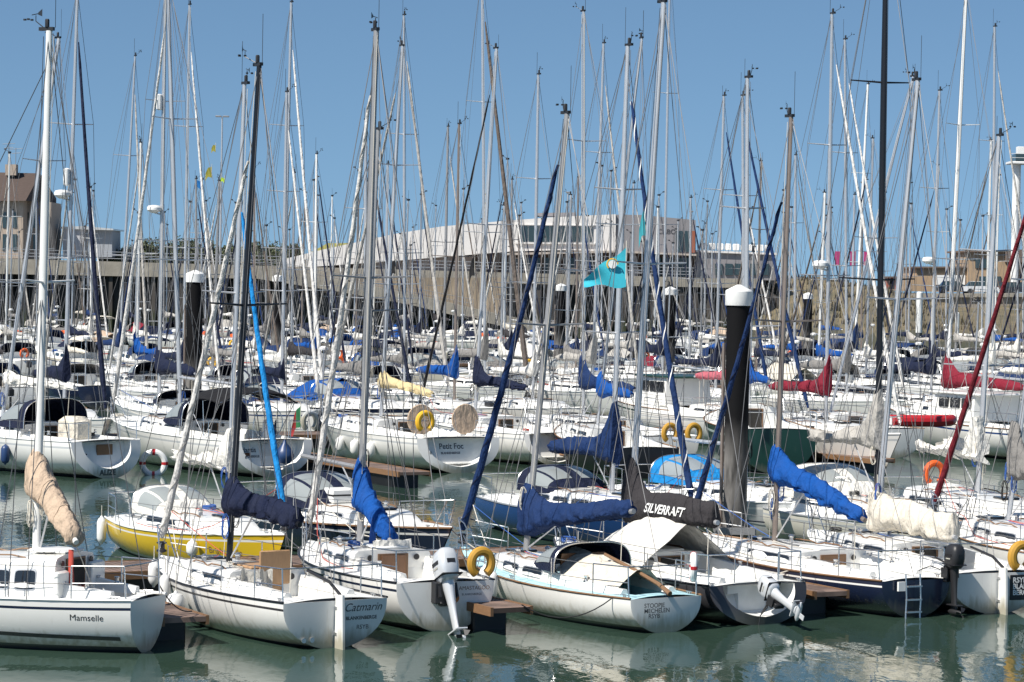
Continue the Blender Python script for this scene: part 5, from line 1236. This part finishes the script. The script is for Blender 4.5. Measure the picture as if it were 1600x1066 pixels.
# small deck gear on the near boats
rg_ = random.Random(21)
for i, bt in B.items():
    L = bt.P['L']; P = bt.P
    for t, sd in ((.04, 1), (.04, -1), (.93, 1), (.93, -1), (.5, 1), (.5, -1)):
        y = sd * (bt.b(t) - .13); z = bt.dz(t, .85); x = t * L
        mb = MB(); mb.tube([(x - .09, y, z + .05), (x + .09, y, z + .05)], .012, 5); mb.box((x - .03, y, z + .02), (.02, .02, .05)); mb.box((x + .03, y, z + .02), (.02, .02, .05)); mb.build('cleat', M['steel'], bt.root)
    for k in range(3):
        t = rg_.choice([.10, .2, .9, .45]); y = rg_.uniform(-.6, .6) * bt.b(t); x = t * L; z = (bt.roofz(t) if P['cab'][0] < t < P['cab'][1] and abs(y) < bt.cabw(t) else bt.dz(t, .3) - (.5 if t < P['cab'][0] and abs(y) < P['cockw'] * .5 * bt.b(t) else .2 if t < P['cab'][0] and abs(y) < P['cockw'] * bt.b(t) else 0)) + .03
        r0 = rg_.uniform(.10, .17); MB().tube([(x + math.cos(a * .5) * (r0 + .02 * math.sin(a * 1.7)), y + math.sin(a * .5) * r0, z + a * .0022) for a in range(44)], .012, 5).build('rope_coil', M[rg_.choice(['rope', 'ropeb', 'roper', 'ropek', 'rope'])], bt.root)
    # jib sheets and control lines
    for sd in (1, -1):
        a = bt.bow + Vector((-.4, 0, .9)); c0_ = Vector((.30 * L, sd * bt.b(.3) * .8, bt.dz(.3, .8) + .08)); pts = [a.lerp(c0_, k / 8) + Vector((0, sd * .25 * math.sin(math.pi * k / 8), -.55 * math.sin(math.pi * k / 8))) for k in range(9)]
        pts = [Vector((p_.x, p_.y, max(p_.z, bt.dz(p_.x / L, .7) + .03 + (bt.cabh(p_.x / L) if abs(p_.y) < bt.cabw(p_.x / L) and P['cab'][0] < p_.x / L < P['cab'][1] else 0)))) for p_ in pts]
        if P['genoa']: MB().tube(pts, .009, 4).build('jib_sheet', M[rg_.choice(['rope', 'ropeb', 'roper'])], bt.root)
    for k in range(3):
        x1 = P['cab'][0] * L + .05; y = (k - 1) * .12 + .3; x2 = min(bt.base.x - .15, P['cab'][1] * L * .8)
        MB().tube([(x2, y * .3, bt.roofz(x2 / L) + .03), ((x1 + x2) / 2, y, bt.roofz((x1 + x2) / 2 / L, .3) + .03), (x1 + .1, y, bt.roofz(x1 / L, .3) + .03)], .007, 4).build('control_line', M[rg_.choice(['rope', 'ropeb', 'roper', 'ropek'])], bt.root)
    # ropes bunched round the mast foot and hanging coils
    for k in range(3):
        a = k * 2.1 + i; q = bt.base + Vector((math.cos(a) * .12, math.sin(a) * .12, .9 + .2 * k))
        MB().tube([q + Vector((.0, .05 * math.cos(e_ * .6), -.22 + .22 * math.cos(e_ * .6 + 1) + .002 * e_)) + Vector((.03 * math.sin(e_), .04 * math.sin(e_ * .6), 0)) for e_ in range(24)], .011, 4).build('halyard_coil', M[rg_.choice(['rope', 'ropeb', 'ropek'])], bt.root)
    # compass, vents, instruments
    for sd in (1, -1):
        x = P['cab'][0] * L - .03; z = bt.roofz(P['cab'][0]) - .16; MB().lathe([(.055, -.02), (.06, -.005), (.05, .0)], (x, sd * .48, z), 12, axis='x').build('instrument_dial', M['blackp'], bt.root)
        t = lerp(P['cab'][0], P['cab'][1], .58); MB().lathe([(.05, 0), (.045, .09), (.07, .12), (.02, .16)], (t * L, sd * bt.cabw(t) * .5, bt.roofz(t, .5) - .01), 10).build('vent', M['steel'], bt.root)
# white cockpit tarpaulin on the charcoal sloop
bt = b5; L = bt.P['L']; rg = []
for i in range(15):
    f = i / 14; x = lerp(.66 * L, .34 * L, f); zt = bt.dz(.4, 0) + lerp(.55, 1.15, math.sin(f * 2.2)) - .12 * f; rg.append([(x + .03 * math.sin(i * 2 + q_ * 5), s_ * q_ * (bt.b(x / L) - .15), lerp(bt.dz(.4, .9) + .08, zt, 1 - q_ ** 1.25) + .025 * math.sin(i * 1.9 + q_ * 8)) for s_, q_ in ((1, 1), (1, .8), (1, .6), (1, .4), (1, .2), (1, 0), (-1, .2), (-1, .4), (-1, .6), (-1, .8), (-1, 1))])
mb = MB(); mb.grid(rg); mb.grid([[(p[0], p[1], p[2] - .012) for p in r_[::-1]] for r_ in rg]); mb.build('cockpit_tarpaulin', M['cv_sail'], bt.root, ang=80)

# lifebuoys, horseshoes, fenders, flags: things that hang on the boats
def hang(bt, p, *a, drz=0, **k):
    wp = world(bt, p); return ringbuoy(wp, bt.rz + drz, *a, **k)
hang(b3, (.02, -.72, 1.22), .20, .085, 'ylwd', 'ochre horseshoe lifebuoy on the rail right of the silver outboard', horse=True, name='horseshoe_buoy')
hang(b7, (.02, -.55, 1.10), .21, .095, 'ylwd', 'ochre horseshoe lifebuoy above the black RSYB name board', horse=True, name='horseshoe_buoy')
hang(b4, (.25, -.78, 1.15), .22, .065, 'whitep', 'white ring lifebuoy with red bands between pale blue and charcoal boats', bands='red', drz=1.0)
hang(B[17], (.25, 1.25, 1.70), .26, .10, 'ylw', 'yellow horseshoe lifebuoy on the stern of the Petit', horse=True, name='horseshoe_buoy')
hang(B[16], (.1, -1.35, 1.75), .25, .09, 'grey', 'pale grey horseshoe lifebuoy on the rail of the cruiser with steering wheel', horse=True, name='horseshoe_buoy')
hang(B[14], (.4, 1.0, 1.60), .24, .085, 'orange', 'orange horseshoe lifebuoy at the stern beside the tall black mast', horse=True, name='horseshoe_buoy')
p = at(240, 742, 0) ; p2 = atY(240, 724, p.y); ringbuoy((p2.x, p2.y, p2.z), R(95), .36, .10, 'whitep', 'large white ring lifebuoy with red bands beside the Alize stern', bands='red')
p2 = atY(1090, 678, 92); 
for px, lab in ((1047, 'left yellow horseshoe lifebuoy on the green roofed cruiser'), (1084, 'right yellow horseshoe lifebuoy on the green roofed cruiser')):
    p2 = atY(px, 677, 88.5); ringbuoy((p2.x, p2.y, p2.z), R(118), .24, .09, 'ylwd', lab, horse=True, name='horseshoe_buoy')
def hf(bt, t, sd, z, label, m_='whitep', h=.5, r=.11):
    p = world(bt, (t * bt.P['L'], sd * (bt.hw(t, .6) + r + .03), z)); return fender(p, label, m_, h, r, bt.sheer(t) - z - h / 2 + .35 if z + h / 2 < bt.sheer(t) else .3)
hf(b2, .62, 1, .62, 'long white fender amidships on the Catmarin'); hf(b2, .80, 1, .78, 'white fender near the bow of the Catmarin', h=.42); hf(b2, .50, 1, .45, 'round white fender low against the Catmarin hull', h=.36, r=.17)
hf(b4, .60, 1, .55, 'white fender on the left side of the pale blue decked boat'); hf(b4, .55, 1, .50, 'second white fender beside the finger pontoon')
hf(B[9], .04, -1, .45, 'white fender at the stern of the yellow boat', h=.55); hf(B[9], .70, -1, .50, 'small white fender amidships on the yellow boat', h=.3, r=.13)
hf(B[15], .42, 1, .62, 'left navy fender on the Alize hull', 'fblue', .55, .14); hf(B[15], .31, 1, .62, 'right navy fender on the Alize hull', 'fblue', .55, .14)
hf(B[17], .30, 1, .62, 'white fender nearest the stern of the Petit', h=.45, r=.16); hf(B[17], .42, 1, .62, 'middle white fender on the Petit hull', h=.45, r=.16); hf(B[17], .55, 1, .65, 'foremost white fender on the Petit hull', h=.45, r=.16)
p = world(B[16], (-.15, -.25, .72)); o = empty('mooring_buoy', p); tag(o, 'teardrop navy buoy hanging over the cruiser stern left of the grey horseshoe', 'buoy')
MB().lathe([(.02, -.32), (.18, -.28), (.29, -.12), (.30, 0), (.24, .15), (.08, .36), (.04, .46), (.05, .48)], n=20).build('bladder', M['fblue'], o); MB().tube([(0, 0, .46), (0, 0, 1.0)], .01, 4).build('rope', M['rope'], o)
# inflatable dinghy (red) on a foredeck
p = at(1437, 662, 1.55); o = empty('inflatable_dinghy', (p.x, p.y, 1.45), R(10)); tag(o, 'small red inflatable dinghy upside down on a deck at right', 'dinghy')
MB().tube([(-1.1, -.35, .2), (.5, -.4, .2), (1.05, -.2, .22), (1.2, 0, .24), (1.05, .2, .22), (.5, .4, .2), (-1.1, .35, .2)], .20, 10).build('tube', M['red'], o); MB().loft([[(-1.0, y, .15), (-.9, y, .34), (.6, y, .36), (1.0, y, .2)] for y in (-.3, .3)]).build('floor', M['red'], o); MB().box((-1.05, 0, .2), (.05, .62, .3)).build('transom', M['whitep'], o)

# flags
def flag(px, py, Y, w_, h_, cols, label, droop=0.0, rz=0.0, name='flag', staff=1.0, skew=0):
    p = atY(px, py, Y); o = empty(name, (p.x, p.y, p.z), rz); tag(o, label, 'flag')
    nx, nz = 14, 8
    mb = MB(); G_ = []
    for i in range(nx + 1):
        f = i / nx; G_.append([(-f * w_ * (1 - droop * .5), .06 * w_ * math.sin(f * 7 + j * .5), -droop * f * f * h_ * 1.5 + (-j / nz * h_) * (1 - (.8 if skew else .3) * f) + skew * f - .04 * math.sin(f * 8)) for j in range(nz + 1)])
    mats = [mat('flag ' + str(c), c, .8) for c in cols]; k0 = 0
    oo = len(mb.v); mb.grid(G_)
    if len(cols) > 1:
        for idx in range(len(mb.m)):
            i, j = divmod(idx, nz); mb.m[idx] = int(i / nx * len(cols))
    c = mb.build('cloth', mats, o)
    MB().tube([(0, 0, -h_ * 1.1), (0, 0, .15)], .012, 4).build('halyard', M['rope'], o); return o
cy, cyk = (.04, .46, .58), (.05, .38, .44)
f1 = flag(979, 386, 64, 1.0, .95, [cy], 'large cyan pennant with yellow and white emblem blowing left', skew=-.75)
mb = MB(); mb.lathe([(.10, -.01), (.10, .01)], (-.33, -.09, -.42), 16, axis='y'); mb.build('emblem', M['whitep'], f1)
mb = MB(); mb.tube([(-.33 + math.cos(a) * .13, -.09, -.42 + math.sin(a) * .13) for a in [k * .3 for k in range(14)]], .018, 5); mb.build('emblem_ring', M['ylw'], f1)
flag(1010, 325, 88, .3, .9, [cyk], 'smaller cyan flag hanging limp right of the large one', droop=.5)
flag(337, 226, 190, .35, .5, [(.30, .28, .04)], 'topmost small yellow flag above the scrub', droop=.3)
flag(331, 260, 170, .5, .7, [(.30, .28, .04)], 'larger yellow flag below the topmost one', droop=.4); flag(351, 278, 170, .25, .3, [(.45, .65, .05)], 'tiny yellow green flag right of the yellow ones')
flag(314, 282, 150, .40, .45, [(.01, .15, .42)], 'small blue flag left of the yellow flags', droop=.2)
flag(742, 400, 150, .40, 1.1, [(.012, .012, .014)], 'limp black flag in front of the white club wall', droop=.5)
flag(618, 405, 150, .35, .8, [(.012, .012, .014)], 'narrow black flag hanging left of the limp one', droop=.5)
flag(478, 405, 160, .3, .55, [(.015, .015, .02)], 'small black flag by the slipway top', droop=.3)
flag(1371, 752, 61, .26, .70, [(.45, .02, .02), (.65, .50, .02), (.012, .012, .012)], 'black yellow red flag hanging limp by the tall black mast', droop=.8)
flag(470, 634, 95, .5, .75, [(.03, .20, .08), (.35, .03, .03)], 'limp green and red flag above the third row', droop=.7)
flag(432, 652, 90, .22, .8, [(.012, .02, .07)], 'narrow navy ensign left of the steering wheel', droop=.8)
for px, lab in ((1313, 'left'), (1337, 'middle'), (1358, 'right')):
    a = atY(px, 393, YW + 20); o = empty('banner', (a.x, YW + 20, 5.5)); tag(o, lab + ' one of the three pink banners above the dune', 'banner')
    MB().tube([(0, 0, 0), (0, 0, a.z - 5.4)], .05, 5).build('pole', M['alud'], o); MB().add([(-.65, .02, a.z - 7.2), (0, 0, a.z - 7.2), (0, 0, a.z - 5.5), (-.65, .02, a.z - 5.5)], [(0, 1, 2, 3)]).build('cloth', mat('pink cloth', (.42, .03, .16), .8), o)
# green channel mark on bank
p = atY(985, 0, YW)
# finger pontoons between near boats, with mooring lines
def finger(px0, py0, L_, W_, label, back=True):
    S = at(px0, py0, .5); c = S + ND * L_ / 2; return pontoon(c, math.atan2(ND.y, ND.x), L_, W_, label, 'finger_pontoon', 'short finger pontoons between the nearest boats')
finger(290, 965, 6.2, .75, 'short brown finger pontoon between the Mamselle and the Catmarin')
finger(800, 950, 6.0, .75, 'short brown finger pontoon right of the ochre horseshoe buoy')
finger(648, 738, 9.5, 1.0, 'brown finger pontoon left of the Petit across the fairway'); finger(1075, 728, 8, .9, 'brown finger pontoon left of the green roofed cruiser'); finger(1380, 718, 8.5, .9, 'brown finger pontoon left of the white motor cruiser')
finger(1300, 925, 4.6, .7, 'short finger pontoon hidden behind the navy sloop')
def line(a, c, m_, label, sag=.15, r=.012):
    a, c = Vector(a), Vector(c); pts = [a.lerp(c, k / 10) - Vector((0, 0, sag * 4 * (k / 10) * (1 - k / 10))) for k in range(11)]
    o = MB().tube(pts, r, 5).build('mooring_line', M[m_]); tag(o, label, 'rope', 'mooring lines of the nearest boats'); return o
fp1 = at(300, 955, .55); fp2 = at(815, 945, .55)
line(world(b1, (.2, -.8, 1.05)), fp1, 'ropek', 'black mooring line from the Mamselle stern to the finger pontoon')
line(world(b4, (.06 * b4.P['L'], b4.b(.06), b4.sheer(.05))), fp2, 'ropek', 'dark mooring line drooping along the white hull of the Stoopje', .3)
line(world(b6, (.30 * b6.P['L'], b6.b(.3), b6.sheer(.3))), world(b6, (.62 * b6.P['L'], b6.b(.6) + .9, .5)), 'rope', 'pale mooring line along the navy sloop hull', .2)
for i in (9, 10, 11, 12, 13):
    bt = B[i]; q_ = world(bt, (bt.P['L'] - .3, .1, bt.sheer(1))); tgt = q_ + Matrix.Rotation(bt.rz, 3, 'Z') @ Vector((1.3, .9, -.7)); line(q_, tgt, 'rope', {9: 'yellow boat', 10: 'navy sloop', 11: 'blue sloop', 12: 'grey Aries', 13: 'cream sloop'}[i] + ' bow line running down to the plank walkway')
for i in (2, 3, 4, 5, 6, 7):
    bt = B[i]; q_ = world(bt, (bt.P['L'] - .3, -.1, bt.sheer(1))); tgt = q_ + Matrix.Rotation(bt.rz, 3, 'Z') @ Vector((1.2, -.8, -.65)); line(q_, tgt, 'rope', {2: 'Catmarin', 3: 'white sloop with outboard', 4: 'pale blue decked boat', 5: 'charcoal sloop', 6: 'navy sloop with ladder', 7: 'cream covered sloop'}[i] + ' bow line running up to the plank walkway')
